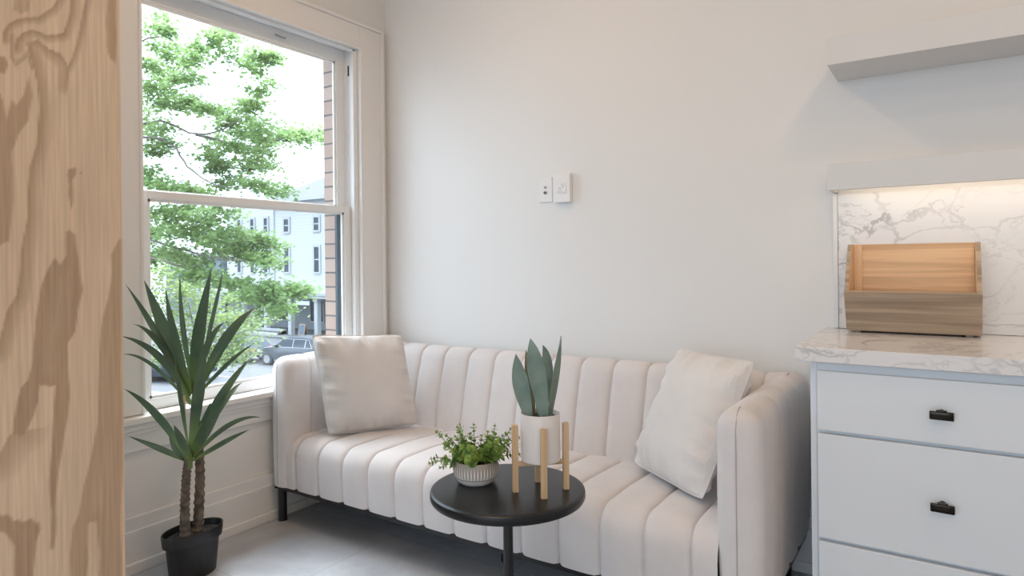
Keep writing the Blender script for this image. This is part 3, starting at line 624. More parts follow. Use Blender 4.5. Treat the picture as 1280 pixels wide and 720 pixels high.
# arms
def arm(xc, name='arm'):
    w = .051
    half = [(-w + .006, .166), (-w, .30), (-w - .002, .5), (-w - .001, .62)] + arcpts(0, .684, w, 175, 90, 8)
    pr = half + [(-p, q) for p, q in reversed(half[:-1])]
    pr = lerp_pts([(xc + p, q) for p, q in pr])
    bm = BM()
    rings = swept(bm, pr, [-.655, -.51, -.365, -.22], -.745, -.05, 'y', .013, -1, roundcap=.049)
    r0 = rings[0]; n = len(r0)
    # front face: two soft halves meeting at a welt down the middle
    h = n // 2; fr_ = (0, .12, .3, .46, .5, .54, .7, .88, 1.0); rows = []
    for i in range(h):
        a, b_ = r0[i], r0[n - 1 - i]; row = [a]
        for f_ in fr_[1:-1]:
            p = a.co.lerp(b_.co, f_); e_ = abs(2 * f_ - 1)
            wd = min(1, (b_.co - a.co).length / .04)
            p.y -= wd * (.004 * (1 - e_ ** 3) if abs(f_ - .5) > .01 else .002)
            row.append(bm.verts.new(p))
        rows.append(row + [b_])
    for a, b_ in zip(rows, rows[1:]):
        for k in range(len(a) - 1): bm.faces.new((a[k], a[k + 1], b_[k + 1], b_[k]))
    if n % 2 == 1:
        for k in range(len(fr_) - 1): bm.faces.new((rows[-1][k], rows[-1][k + 1], r0[h]))
    rl = rings[-1]; bm.faces.new(rl)
    return obj(name, L(bm), M['fabric'], sofa, 'keep')
def nose_path(xc):
    out = [(xc, -.7968, .17 + .02 * k) for k in range(26)]
    for k in range(1, 7):
        a_ = PI / 2 * k / 6
        out.append((xc, -.745 - .0518 * math.cos(a_), .684 + .0650 * math.sin(a_)))
    return out
aL = arm(.094); aR = arm(2.106)
for a, xc in ((aL, .094), (aR, 2.106)):
    bm = BM(); tube(bm, nose_path(xc), .0016, 6)
    obj('piping', L(bm), M['piping'], a, 60)
# dark base rail, underside and legs
bm = BM()
for lo, hi in (((.04, -.775, .147), (2.16, -.745, .167)), ((.04, -.09, .147), (2.16, -.06, .167)), ((.04, -.775, .147), (.07, -.06, .167)), ((2.13, -.775, .147), (2.16, -.06, .167)), ((1.085, -.75, .147), (1.115, -.07, .167))):
    box(bm, lo, hi, .003)
obj('base_rail', L(bm), M['black'], sofa)
bm = BM(); box(bm, (.05, -.755, .16), (2.15, -.065, .19)); obj('underside', L(bm), M['hole'], sofa)
for lx, ly in ((.068, -.752), (2.135, -.752), (.068, -.085), (2.10, -.12), (1.155, -.545)):
    bm = BM(); lathe(bm, [(.019, 0), (.019, .158)], 20, (lx, ly, 0), True, True); obj('leg', L(bm), M['black'], sofa, 40)

# ------------------------------------------------------------------ cushions
def cushion(name, C4, T, label, seed, towards):
    bl, br, tr, tl = [Vector(p) for p in C4]
    cen = (bl + br + tr + tl) / 4
    n = ((br - bl) + (tr - tl)).cross((tl - bl) + (tr - br)).normalized()
    if n.dot(Vector(towards) - cen) < 0: n.negate()
    org = (bl + br) / 2
    t = thing(name, label, 'cushion', org, 0, None)
    K = 44; bm = BM(); grids = []
    rnd2 = random.Random(seed)
    for side in (1, -1):
        g = []
        for i in range(K + 1):
            row = []
            for j in range(K + 1):
                s, u = -1 + 2 * i / K, -1 + 2 * j / K
                rim = (i in (0, K)) or (j in (0, K))
                cr_ = 1 - .035 * s ** 6 * u ** 6
                s2 = cr_ * s * (1 - .035 * (1 - u * u)); u2 = cr_ * u * (1 - (.035 if u > 0 else .008) * (1 - s * s))
                # little ears at the corners
                p = (bl * (1 - s2) * (1 - u2) + br * (1 + s2) * (1 - u2) + tr * (1 + s2) * (1 + u2) + tl * (1 - s2) * (1 + u2)) / 4
                th = T * ((1 - s ** 4) * (1 - u ** 4)) ** .62 * (.72 + .28 * (1 - s * s) * (1 - u * u))
                # gathers run in from the seams
                e1, e2 = abs(s) ** 5 * (1 - abs(s) ** 14), abs(u) ** 5 * (1 - abs(u) ** 14)
                w = e1 * (noise.noise((u * 6.5 + seed + s, s * .9, seed + side)) * .7 + noise.noise((u * 3.1 - s * 1.5 + seed, s, 4 + side)) * .8) + e2 * (noise.noise((s * 5.5 + u, u * .9 + seed, seed * 2 + side)) * .7 + noise.noise((s * 2.6 - u * 1.3, u, seed + 9 + side)) * .7)
                w2 = noise.noise((s * 1.4 + seed, u * 1.4, 3.3 + side)) * .009 * (1 - max(abs(s), abs(u)) ** 4)
                d = side * (th + w * .05 * (1 if not rim else 0) + w2)
                if rim and side < 0: row.append(grids[0][i][j]); continue
                row.append(bm.verts.new(p + n * d - org))
            g.append(row)
        grids.append(g)
        for i in range(K):
            for j in range(K):
                q = (g[i][j], g[i + 1][j], g[i + 1][j + 1], g[i][j + 1])
                bm.faces.new(q if side > 0 else tuple(reversed(q)))
    rimpts = [grids[0][i][0].co.copy() for i in range(K + 1)] + [grids[0][K][j].co.copy() for j in range(1, K + 1)] + [grids[0][i][K].co.copy() for i in range(K - 1, -1, -1)] + [grids[0][0][j].co.copy() for j in range(K - 1, 0, -1)]
    obj('cover', bm, M['cushion'], t, True)
    bm = BM(); tube(bm, rimpts + [rimpts[0]], .0022, 5); obj('seam', bm, M['cushion'], t, True)
    return t
cushion('cushion', CUSHL, .082, 'square grey-beige cushion leaning on the sofa arm beside the window', 2.0, (2.6, -2.6, 1.2))
cushion('cushion', CUSHR, .084, 'square grey-beige cushion leaning in the sofa corner nearest the drawers', 5.0, (1.0, -2.6, 1.2))

# ------------------------------------------------------------------ side table
t = thing('side_table', 'round black pedestal side table carrying two potted plants in front of sofa', 'table', (1.509, -1.047, 0))
bm = BM(); lathe(bm, [(.0, .470), (.218, .470), (.226, .473), (.229, .479), (.229, .490), (.2275, .496), (.222, .4995), (.215, .5), (0, .5)], 96, close_bottom=False)
obj('tabletop', bm, M['tabletop'], t, 30)
bm = BM(); lathe(bm, [(.0145, .010), (.0145, .462)], 28, close_bottom=True, close_top=True); obj('pedestal', bm, M['black'], t, 40)
bm = BM(); lathe(bm, [(.05, .462), (.05, .4695)], 28, close_bottom=True, close_top=True); obj('mounting_plate', bm, M['black'], t, 40)
bm = BM(); lathe(bm, [(.155, 0), (.16, .003), (.16, .009), (.155, .012), (0, .012)], 64); obj('base', bm, M['black'], t, 30)

# ------------------------------------------------------------------ plant stand + snake plant
SCX, SCY = 1.6035, -1.0165
st = thing('plant_stand', 'small four-legged pale wood stand holding white pot on the black table', 'plant stand', (SCX, SCY, .5))
legs = [(1.552, -1.070), (1.649, -1.0712), (1.664, -.971), (1.563, -.962)]
cxl = sum(p[0] for p in legs) / 4; cyl = sum(p[1] for p in legs) / 4
for i, (x, y) in enumerate(legs):
    a = math.atan2(y - cyl, x - cxl)
    bm = BM(); box(bm, (-.0085, -.009, 0), (.0085, .009, .194), .0015)
    bmesh.ops.rotate(bm, verts=bm.verts, cent=(0, 0, 0), matrix=Matrix.Rotation(a, 3, 'Z'))
    bmesh.ops.translate(bm, verts=bm.verts, vec=(x - SCX, y - SCY, 0))
    obj('leg', bm, M['stand'], st)
for (i, j, z) in ((0, 2, .075), (1, 3, .063)):
    p, q = Vector((legs[i][0] - SCX, legs[i][1] - SCY, 0)), Vector((legs[j][0] - SCX, legs[j][1] - SCY, 0))
    d = q - p; a = math.atan2(d.y, d.x)
    bm = BM(); box(bm, (0.009, -.008, z), (d.length - .009, .008, z + .012), .001)
    bmesh.ops.rotate(bm, verts=bm.verts, cent=(0, 0, 0), matrix=Matrix.Rotation(a, 3, 'Z'))
    bmesh.ops.translate(bm, verts=bm.verts, vec=p); obj('crossbar', bm, M['stand'], st)
PX, PY, PZ = cxl, cyl, .5 + .0875
sp = thing('snake_plant', 'blue-green snake plant in plain white cylinder pot on a wooden stand', 'potted plant', (PX, PY, PZ))
bm = BM(); lathe(bm, [(0, 0), (.0525, 0), (.0565, .003), (.0574, .008), (.0574, .137), (.0568, .1395), (.0555, .139), (.0545, .136), (.0545, .118), (.03, .117)], 64, close_bottom=False); obj('pot', bm, M['ceramic'], sp, 35)
bm = BM(); lathe(bm, [(.0543, .124), (.045, .127), (.03, .125), (.015, .129), (0, .128)], 40, close_bottom=False); obj('soil', bm, M['soil'], sp, True)

def blade(bm, base, mid, tip, W, org, face, fold=.25, segs=22, wbase=.45, peak=.5, twist=0.0, thick=0.0, tipk=1.5):
    base, mid, tip = Vector(base), Vector(mid), Vector(tip)
    ctl = mid * 2 - (base + tip) / 2
    lay = bm.verts.layers.float.get('along') or bm.verts.layers.float.new('along')
    prev = None; sv0 = None
    for k in range(segs + 1):
        t = k / segs
        p = base * (1 - t) ** 2 + ctl * 2 * t * (1 - t) + tip * t * t
        d = ((ctl - base) * (1 - t) + (tip - ctl) * t).normalized()
        f = Vector(face)
        s = d.cross(f)
        if s.length < 1e-3: s = d.orthogonal()
        s.normalize()
        if twist: s = Matrix.Rotation(twist * t, 3, d) @ s
        nn = s.cross(d).normalized()
        if t < peak: w = wbase + (1 - wbase) * math.sin(PI / 2 * t / peak)
        else: w = 1 - ((t - peak) / (1 - peak)) ** tipk
        w = max(w, .012) * W / 2
        o = p - Vector(org)
        row = [bm.verts.new(o - s * w + nn * w * fold), bm.verts.new(o - s * w * .5 + nn * w * fold * .35), bm.verts.new(o), bm.verts.new(o + s * w * .5 + nn * w * fold * .35), bm.verts.new(o + s * w + nn * w * fold)]
        if thick:
            row += [bm.verts.new(v.co - nn * thick * (.3 if i in (0, 4) else 1)) for i, v in reversed(list(enumerate(row)))]
        for v in row: v[lay] = t
        if prev:
            m = len(row)
            for i in range(m if thick else m - 1):
                bm.faces.new((prev[i], prev[(i + 1) % m], row[(i + 1) % m], row[i]))
        prev = row
CAMV = Vector((.555, -.83, .1))
for i, (b0, m0, t0, w) in enumerate(SNAKE):
    fc = Vector((.35, -.93, .1)) if i != 4 else Vector((.9, -.4, .1))
    rx = Vector((PX, PY, 0)); b1 = Vector(b0)
    off = Vector((b1.x - PX, b1.y - PY)); 
    if off.length > .042: off = off.normalized() * .042
    b1 = Vector((PX + off.x, PY + off.y, PZ + .120))
    bm = BM(); blade(bm, b1, m0, t0, w * (1.16 if i != 4 else 1.4), (PX, PY, PZ), fc, (.28), 26, .40, .48, (.9 if i == 4 else .12), thick=.0022, tipk=1.6)
    obj('leaf', bm, M['snake_edge' if i == 2 else 'snake'], sp, 50)

# ------------------------------------------------------------------ bowl planter
BX, BY = 1.4025, -1.0595
def bowlmat():
    m, nt, b = nmat('zigzag_glazed_bowl')
    tc = N(nt, 'ShaderNodeTexCoord'); sp_ = N(nt, 'ShaderNodeSeparateXYZ'); nt.links.new(tc.outputs['Object'], sp_.inputs[0])
    gr = N(nt, 'ShaderNodeTexGradient', gradient_type='RADIAL'); nt.links.new(tc.outputs['Object'], gr.inputs['Vector'])
    mu = N(nt, 'ShaderNodeMath', operation='MULTIPLY'); mu.inputs[1].default_value = 44; nt.links.new(gr.outputs['Fac'], mu.inputs[0])
    pp = N(nt, 'ShaderNodeMath', operation='PINGPONG'); pp.inputs[1].default_value = .5; nt.links.new(mu.outputs[0], pp.inputs[0])
    z = N(nt, 'ShaderNodeMapRange'); z.inputs['From Min'].default_value = .021; z.inputs['From Max'].default_value = .060
    z.inputs['To Min'].default_value = .43; z.inputs['To Max'].default_value = .0; nt.links.new(sp_.outputs[2], z.inputs['Value'])
    lt = N(nt, 'ShaderNodeMath', operation='LESS_THAN'); nt.links.new(pp.outputs[0], lt.inputs[0]); nt.links.new(z.outputs[0], lt.inputs[1])
    lo = N(nt, 'ShaderNodeMath', operation='LESS_THAN'); lo.inputs[1].default_value = .019; nt.links.new(sp_.outputs[2], lo.inputs[0])
    g2 = N(nt, 'ShaderNodeMath', operation='GREATER_THAN'); g2.inputs[1].default_value = .0225; nt.links.new(sp_.outputs[2], g2.inputs[0])
    l3 = N(nt, 'ShaderNodeMath', operation='LESS_THAN'); l3.inputs[1].default_value = .059; nt.links.new(sp_.outputs[2], l3.inputs[0])
    a1 = N(nt, 'ShaderNodeMath', operation='MULTIPLY'); nt.links.new(lt.outputs[0], a1.inputs[0]); nt.links.new(g2.outputs[0], a1.inputs[1])
    a3 = N(nt, 'ShaderNodeMath', operation='MULTIPLY'); nt.links.new(a1.outputs[0], a3.inputs[0]); nt.links.new(l3.outputs[0], a3.inputs[1])
    a2 = N(nt, 'ShaderNodeMath', operation='MAXIMUM'); nt.links.new(a3.outputs[0], a2.inputs[0]); nt.links.new(lo.outputs[0], a2.inputs[1])
    mx = N(nt, 'ShaderNodeMix', data_type='RGBA'); mx.inputs[6].default_value = (.36, .325, .285, 1); mx.inputs[7].default_value = (.80, .765, .72, 1)
    nt.links.new(a2.outputs[0], mx.inputs[0]); nt.links.new(mx.outputs[2], b.inputs['Base Color'])
    bp = N(nt, 'ShaderNodeBump', i_Strength=.6, i_Distance=.002); nt.links.new(a2.outputs[0], bp.inputs['Height']); nt.links.new(bp.outputs['Normal'], b.inputs['Normal'])
    b.inputs['Roughness'].default_value = .5
    return m
M['bowl'] = bowlmat()
bp_ = thing('eucalyptus_plant', 'bushy green small-leaved plant in round zigzag-patterned bowl on the black table', 'potted plant', (BX, BY, .5))
bm = BM(); lathe(bm, [(0, 0), (.046, 0), (.053, .004), (.061, .014), (.0675, .026), (.0705, .038), (.070, .05), (.0675, .061), (.0645, .068), (.0625, .069), (.061, .067), (.062, .055), (.04, .054)], 72, close_bottom=False); obj('bowl', bm, M['bowl'], bp_, 40)
bm = BM(); lathe(bm, [(.0618, .058), (.05, .061), (.03, .059), (0, .062)], 40, close_bottom=False); obj('soil', bm, M['soil'], bp_, True)
r3 = random.Random(21)
sm, lf = BM(), BM()
specs = []
for k in range(32):
    a = r3.uniform(0, 2 * PI); 
    specs.append((a, r3.uniform(.25, 1.0), r3.uniform(.6, 1.0)))
specs += [(PI + .75, 1.3, .9), (PI + .62, 1.45, .8), (PI + .9, 1.15, .95), (.55, 1.1, 1.0), (.75, .85, 1.12), (PI + .3, .8, 1.05), (.5, .6, 1.2), (3.9, .6, 1.1)]
for a, tilt, ln in specs:
    r0 = r3.uniform(.005, .045)
    p0 = Vector((r0 * math.cos(a), r0 * math.sin(a), .058))
    d = Vector((math.cos(a) * math.sin(tilt), math.sin(a) * math.sin(tilt), math.cos(tilt)))
    ll = .126 * ln
    pts = [p0 + d * ll * s + Vector((0, 0, -.022 * tilt * s * s + .004 * math.sin(5 * s + a))) for s in (0, .25, .5, .75, 1)]
    if min(p.z for p in pts) < .05 and pts[-1].z < .062: pass
    pts = catmull(pts, 3)
    tube(sm, pts, [.0011] * len(pts), 5)
    nl = 8
    for q in range(nl):
        tt = .22 + .78 * q / (nl - 1)
        idx = min(int(tt * (len(pts) - 1)), len(pts) - 2)
        c = pts[idx]; tg = (pts[idx + 1] - pts[idx]).normalized()
        sz = (.0150 * (1 - .62 * tt)) * r3.uniform(.8, 1.2)
        for sg in (0, 1):
            ax = tg.orthogonal().normalized(); ax = Matrix.Rotation(q * 1.57 + sg * PI + r3.uniform(-.3, .3), 3, tg) @ ax
            out = (ax + tg * .45).normalized(); nn = tg.cross(out).normalized(); up = out.cross(nn)
            vs = []
            for m_ in range(9):
                an = 2 * PI * m_ / 9
                rr = 1 + .18 * math.cos(an)
                vs.append(lf.verts.new(c + out * sz * (1.05 - math.cos(an) * rr) + nn * sz * .92 * math.sin(an) + up * sz * .22 * abs(math.sin(an))))
            ce = lf.verts.new(c + out * sz * 1.05)
            for m_ in range(9): lf.faces.new((ce, vs[m_], vs[(m_ + 1) % 9]))
obj('stems', sm, M['stem'], bp_, True); obj('foliage', lf, M['euca'], bp_, 'keep')

# ------------------------------------------------------------------ yucca in black pot
YX, YY = .222, -1.268
yp = thing('potted_yucca', 'tall spiky green yucca in a black plastic pot on the floor below the window', 'potted plant', (YX, YY, 0))
YO = Vector((YX, YY, 0))
bm = BM(); lathe(bm, [(0, .0), (.066, 0), (.069, .003), (.079, .125), (.0805, .128), (.086, .129), (.088, .131), (.0915, .172), (.0905, .1745), (.0875, .1735), (.085, .150), (.05, .149)], 64, close_bottom=False)
for v in bm.verts: v.co.x *= .80; v.co.y *= 1.26
obj('pot', bm, M['pot_black'], yp, 35)
bm = BM(); lathe(bm, [(.0852, .150), (.07, .155), (.05, .152), (.03, .158), (0, .156)], 40, close_bottom=False)
for v in bm.verts: v.co.z += .004 * noise.noise(v.co * 60); v.co.x *= .80; v.co.y *= 1.26
obj('soil', bm, M['soil'], yp, True)
r4 = random.Random(4)
for ti, pts in enumerate(TRUNKS):
    pts = [Vector(p) - YO for p in pts]
    pts[0].z = .150
    for p in pts[:1]:
        d = Vector((p.x, p.y)); 
        if d.length > .055: d = d.normalized() * .055; p.x, p.y = d.x, d.y
    cp = catmull(pts, 14)
    rads = []
    for k in range(len(cp)):
        tt = k / (len(cp) - 1)
        base = (.0165 if ti == 0 else .0158) * (1.12 - .28 * tt)
        rads.append(base * (1 + (.12 if k % 3 == 0 else -.05) + r4.uniform(-.04, .04)))
    bm = BM(); tube(bm, cp, rads, 14)
    for v in bm.verts: v.co += Vector((noise.noise(v.co * 90), noise.noise(v.co * 90 + Vector((5, 5, 5))), 0)) * .0018
    tr_o = obj('trunk', bm, M['bark'], yp, True)
    # green crown from which the leaves rise
    top = cp[-1]; bm = BM()
    tube(bm, [top - Vector((0, 0, .04)), top, top + Vector((0, 0, .05))], [.0125, .014, .006], 12); obj('crown_shaft', bm, M['yucca_base'], yp, True)
    bm = BM()
    for k, (b0, m0, t0, w, grp) in enumerate(YUCCA):
        if grp != ti: continue
        fc = Vector((.50 + r4.uniform(-.35, .35), -.80 + r4.uniform(-.2, .2), .35 + r4.uniform(-.2, .2)))
        bb = Vector(b0); bb = bb.lerp(top + YO + Vector((0, 0, .01)), .35)
        blade(bm, bb, m0, t0, w * .92, YO, fc, .35, 24, .40, .45, r4.uniform(-.3, .3))
    obj('leaf_rosette', bm, M['yucca'], yp, 'keep')
    for p in bpy.data.objects[bpy.context.scene.objects[-1].name].data.polygons if False else []: pass
bm = BM(); box(bm, (.233 - YX - .011, -1.305 - YY, .585), (.233 - YX + .011, -1.303 - YY, .685)); obj('plant_tag', bm, M['tagcard'], yp)

# ------------------------------------------------------------------ wall plates
p1 = thing('phone_jack_plate', 'narrow white wall plate with two dark round jacks, beside the white power outlet', 'wall plate', (1.0325, 0, 1.4985))
bm = BM(); box(bm, (-.035, -.007, -.0575), (.035, 0, .0575), .003, 2); obj('plate', bm, M['plastic'], p1)
bm = BM(); r = bmesh.ops.create_cone(bm, cap_ends=True, segments=6, radius1=.006, radius2=.0055, depth=.006, matrix=Matrix.Translation((0, -.009, .012)) @ Matrix.Rotation(PI / 2, 4, 'X')); obj('jack', bm, M['steel'], p1)
bm = BM()
bmesh.ops.create_cone(bm, cap_ends=True, segments=20, radius1=.0075, radius2=.0075, depth=.008, matrix=Matrix.Translation((0, -.010, -.013)) @ Matrix.Rotation(PI / 2, 4, 'X')); jk = obj('jack', bm, M['steel'], p1, 40)
bm = BM(); bmesh.ops.create_cone(bm, cap_ends=True, segments=16, radius1=.004, radius2=.004, depth=.009, matrix=Matrix.Translation((0, -.0105, -.013)) @ Matrix.Rotation(PI / 2, 4, 'X')); obj('socket_hole', bm, M['hole'], jk, 40)
for z in (.042, -.042):
    bm = BM(); bmesh.ops.create_cone(bm, cap_ends=True, segments=12, radius1=.003, radius2=.003, depth=.003, matrix=Matrix.Translation((0, -.0075, z)) @ Matrix.Rotation(PI / 2, 4, 'X')); obj('screw', bm, M['plastic'], p1, 40)
p2 = thing('power_outlet', 'white raised power outlet box with a square socket insert on the wall', 'outlet', (1.130, 0, 1.5))
bm = BM(); box(bm, (-.043, -.028, -.066), (.043, 0, .066), .003, 2); obj('cover_box', bm, M['plastic'], p2)
bm = BM(); box(bm, (-.0235, -.0305, -.0235), (.0235, -.027, .0235), .001); ins = obj('socket_insert', bm, M['plastic'], p2)
bm = BM()
for dx, dz, w, h in ((-.006, -.003, .0045, .005), (.009, .005, .0045, .005), (-.012, -.014, .0018, .006), (-.001, -.014, .0018, .006), (.003, .015, .0018, .006), (.014, .015, .0018, .006)):
    box(bm, (dx - w / 2, -.0309, dz - h / 2), (dx + w / 2, -.0302, dz + h / 2))
obj('slots', bm, M['hole'], ins)

# ------------------------------------------------------------------ kitchenette: cabinet, worktop, splashback, shelves
CX0 = 2.263
cb = thing('drawer_cabinet', 'white base cabinet with flat drawers and small black pulls at the wall end', 'cabinet', (CX0, 0, 0))
CW = 1.868
bm = BM()
box(bm, (0, -.575, .09), (CW, -.004, .870)); box(bm, (.0, -.52, 0), (CW, -.02, .09))
obj('body', bm, M['cab'], cb)
bm = BM(); box(bm, (-.0005, -.577, 0), (.016, -.0035, .8705), .001); obj('end_panel', bm, M['cab'], cb)
for c in range(3):
    xa = .0205 + c * .62; xb = xa + .60
    for z0, z1 in ((.675, .844), (.366, .664), (.10, .355)):
        bm = BM(); box(bm, (xa, -.596, z0), (xb, -.5755, z1), .0015); d = obj('drawer', bm, M['cab'], cb)
        xm = (xa + xb) / 2; zm = (z0 + z1) / 2
        if z1 > .8: zm = .756
        h = BM()
        bmesh.ops.create_cone(h, cap_ends=True, segments=16, radius1=.009, radius2=.005, depth=.018, matrix=Matrix.Translation((xm, -.605, zm + .003)) @ Matrix.Rotation(PI / 2, 4, 'X'))
        box(h, (xm - .027, -.624, zm - .0125), (xm + .027, -.614, zm + .0095), .0025, 2)
        box(h, (xm - .012, -.6235, zm + .008), (xm + .012, -.6145, zm + .0135), .002, 2)
        obj('handle', h, M['bronze'], d, 30)
bm = BM(); box(bm, (2.2265, -.612, .871), (CX0 + CW + .01, -.002, .912), .0015)
wt = obj('worktop', bm, M['counter']); tag(wt, 'pale marble worktop with grey-veined front edge lying on the white drawer cabinet', 'worktop')
bm = BM(); box(bm, (2.268, -.014, .913), (4.13, -.001, 1.398), .001)
sb = obj('splashback', bm, M['marble']); tag(sb, 'veined marble splashback on the wall behind the wooden bin', 'splashback')
bm = BM(); box(bm, (2.252, -.018, .913), (2.2675, 0, 1.398), .001); struct('trim_5', bm, M['trim'])
sh = thing('wall_shelf', 'thick white floating shelf mounted high on the wall near the ceiling', 'shelf', (2.27, 0, 1.81))
bm = BM(); box(bm, (0, -.245, 0), (1.86, 0, .0885), .001); obj('board', bm, M['shelf'], sh)
sl = thing('lit_shelf', 'white box shelf with warm light beneath it, directly above the marble splashback', 'shelf', (2.255, 0, 1.402))
bm = BM(); box(bm, (0, -.150, .0), (1.875, -.132, .09), .001); box(bm, (.0004, -.1325, .035), (1.875, 0, .0896)); box(bm, (.0008, -.133, 0.0003), (.014, 0, .04)); obj('board', bm, M['shelf'], sl)
bm = BM(); box(bm, (.05, -.124, .024), (1.83, -.104, .0345)); obj('light_strip', bm, emit('warm_led', (1, .83, .65), LED), sl)

# ------------------------------------------------------------------ wooden bin on the worktop
bn = thing('wooden_bin', 'open-fronted slanted wooden bin with honey-coloured inside standing on the marble worktop', 'bin', (2.308, 0, .912))
WB = .379
side_poly = [(-.022, .008), (-.138, .008), (-.200, .140), (-.084, .302), (-.022, .302)]
def side(x0, x1, inner):
    bm = BM(); a = [bm.verts.new((x0, p, q)) for p, q in side_poly]; b = [bm.verts.new((x1, p, q)) for p, q in side_poly]
    bm.faces.new(a); bm.faces.new(list(reversed(b)))
    for i in range(5): bm.faces.new((a[i], b[i], b[(i + 1) % 5], a[(i + 1) % 5]))
    so = obj('side_panel', bm, M['binwood'], bn)
    # lining on the inside of the panel
    sm_ = [(-.024, .012), (-.134, .012), (-.192, .139), (-.084, .298), (-.024, .298)]
    bm = BM(); a = [bm.verts.new((inner, p, q)) for p, q in sm_]; b = [bm.verts.new((inner + (.0012 if inner < .1 else -.0012), p, q)) for p, q in sm_]
    bm.faces.new(a); bm.faces.new(list(reversed(b)))
    for i in range(5): bm.faces.new((a[i], b[i], b[(i + 1) % 5], a[(i + 1) % 5]))
    obj('inner_face', bm, M['binside'], so)
side(0, .012, .012); side(WB - .012, WB, WB - .012)
bm = BM()
box(bm, (.0134, -.046, .019), (.040, -.0345, .2985), .001); obj('corner_block', bm, M['binside'], bn)
bm = BM(); box(bm, (.0145, -.034, .02), (WB - .0145, -.022, .3015)); obj('back_panel', bm, M['binin'], bn)
bm = BM(); box(bm, (.0145, -.137, .008), (WB - .0145, -.0345, .018)); obj('bottom_panel', bm, M['binwood'], bn)
bm = BM()
pr = [(-.1385, .0075), (-.2005, .1405), (-.1885, .1455), (-.1265, .0125)]
a = [bm.verts.new((-.0006, p, q)) for p, q in pr]; b = [bm.verts.new((WB + .0006, p, q)) for p, q in pr]
bm.faces.new(a); bm.faces.new(list(reversed(b)))
for i in range(4): bm.faces.new((a[i], b[i], b[(i + 1) % 4], a[(i + 1) % 4]))
obj('front_panel', bm, M['binwood'], bn)
for x0 in (.022, WB - .042):
    for y0 in (-.126, -.05):
        bm = BM(); box(bm, (x0, y0, 0), (x0 + .02, y0 + .02, .0078), .001); obj('foot', bm, M['binwood'], bn)

# ------------------------------------------------------------------ street outside
GZ = -5.0
bm = BM(); box(bm, (-90, -40, GZ - .3), (-.32, 70, GZ)); struct('street', bm, M['asphalt'])
bm = BM(); box(bm, (-75, 31.2, GZ), (-14, 70, GZ + .14)); struct('sidewalk', bm, M['paving'])
def strip(name, x0, y0, x1, y1, w):
    d = Vector((x1 - x0, y1 - y0, 0)); n = Vector((-d.y, d.x, 0)).normalized() * w / 2
    bm = BM(); P = [Vector((x0, y0, 0)) - n, Vector((x1, y1, 0)) - n, Vector((x1, y1, 0)) + n, Vector((x0, y0, 0)) + n]
    lo = [bm.verts.new(p + Vector((0, 0, GZ))) for p in P]; hi = [bm.verts.new(p + Vector((0, 0, GZ + .012))) for p in P]
    bm.faces.new(hi); bm.faces.new(list(reversed(lo)))
    for i in range(4): bm.faces.new((lo[i], lo[(i + 1) % 4], hi[(i + 1) % 4], hi[i]))
    struct(name, bm, M['roadpaint'])
strip('road_marking', -60, 17.8, -18, 18.6, .16)
strip('road_marking', -34, 13.5, -17, 15.2, .45)
strip('road_marking', -28, 9.6, -15, 12.6, .45)
strip('road_marking', -24, 6.8, -13, 10.0, .3)

bd = thing('clapboard_building', 'three-storey white clapboard building with grey hip roof across the street', 'building', (-48, 35, GZ))
BO = Vector((-48, 35, GZ))
def Bx(bm, lo, hi, bev=0): box(bm, Vector(lo) - BO, Vector(hi) - BO, bev)
bm = BM(); Bx(bm, (-48.5, 35, -1.4), (-33, 48, 6.8)); obj('wall', bm, M['siding'], bd)
bm = BM(); Bx(bm, (-57.5, 36.2, -1.4), (-48.5, 47, 6.6)); obj('wing_wall', bm, M['siding'], bd)
bm = BM(); Bx(bm, (-58, 36.6, GZ), (-33, 47, -1.4)); obj('shopfront_wall', bm, M['porchblue'], bd)
bm = BM()
e = [(-49.1, 34.4, 6.8), (-32.4, 34.4, 6.8), (-32.4, 48.6, 6.8), (-49.1, 48.6, 6.8)]; tp = [(-45.6, 40.5, 9.9), (-36, 40.5, 9.9), (-36, 42.5, 9.9), (-45.6, 42.5, 9.9)]
ev = [bm.verts.new(Vector(p) - BO) for p in e]; tv = [bm.verts.new(Vector(p) - BO) for p in tp]
for i in range(4): bm.faces.new((ev[i], ev[(i + 1) % 4], tv[(i + 1) % 4], tv[i]))
bm.faces.new(tv); bm.faces.new(list(reversed(ev))); obj('roof', bm, M['roofgrey'], bd)
bm = BM(); Bx(bm, (-49.1, 34.4, 6.55), (-32.4, 35.02, 6.8)); Bx(bm, (-49.1, 34.4, 6.55), (-48.5, 48, 6.8)); obj('eaves', bm, M['bwhite'], bd)
bm = BM(); Bx(bm, (-48.42, 34.9, -1.4), (-48.3, 35.0, 6.6)); obj('downpipe', bm, M['bwhite'], bd)
bm = BM(); Bx(bm, (-58, 32.6, -1.75), (-33, 36.6, -1.4)); Bx(bm, (-58, 32.5, -1.5), (-33, 36.6, -1.25)); obj('porch_roof', bm, M['bwhite'], bd)
for x in (-46.75, -43.5, -40.2, -36.8, -50, -53.4):
    bm = BM(); Bx(bm, (x - .2, 32.8, GZ), (x + .2, 33.2, -1.75), .01); Bx(bm, (x - .27, 32.73, -2.0), (x + .27, 33.27, -1.75)); obj('porch_column', bm, M['bwhite'], bd)
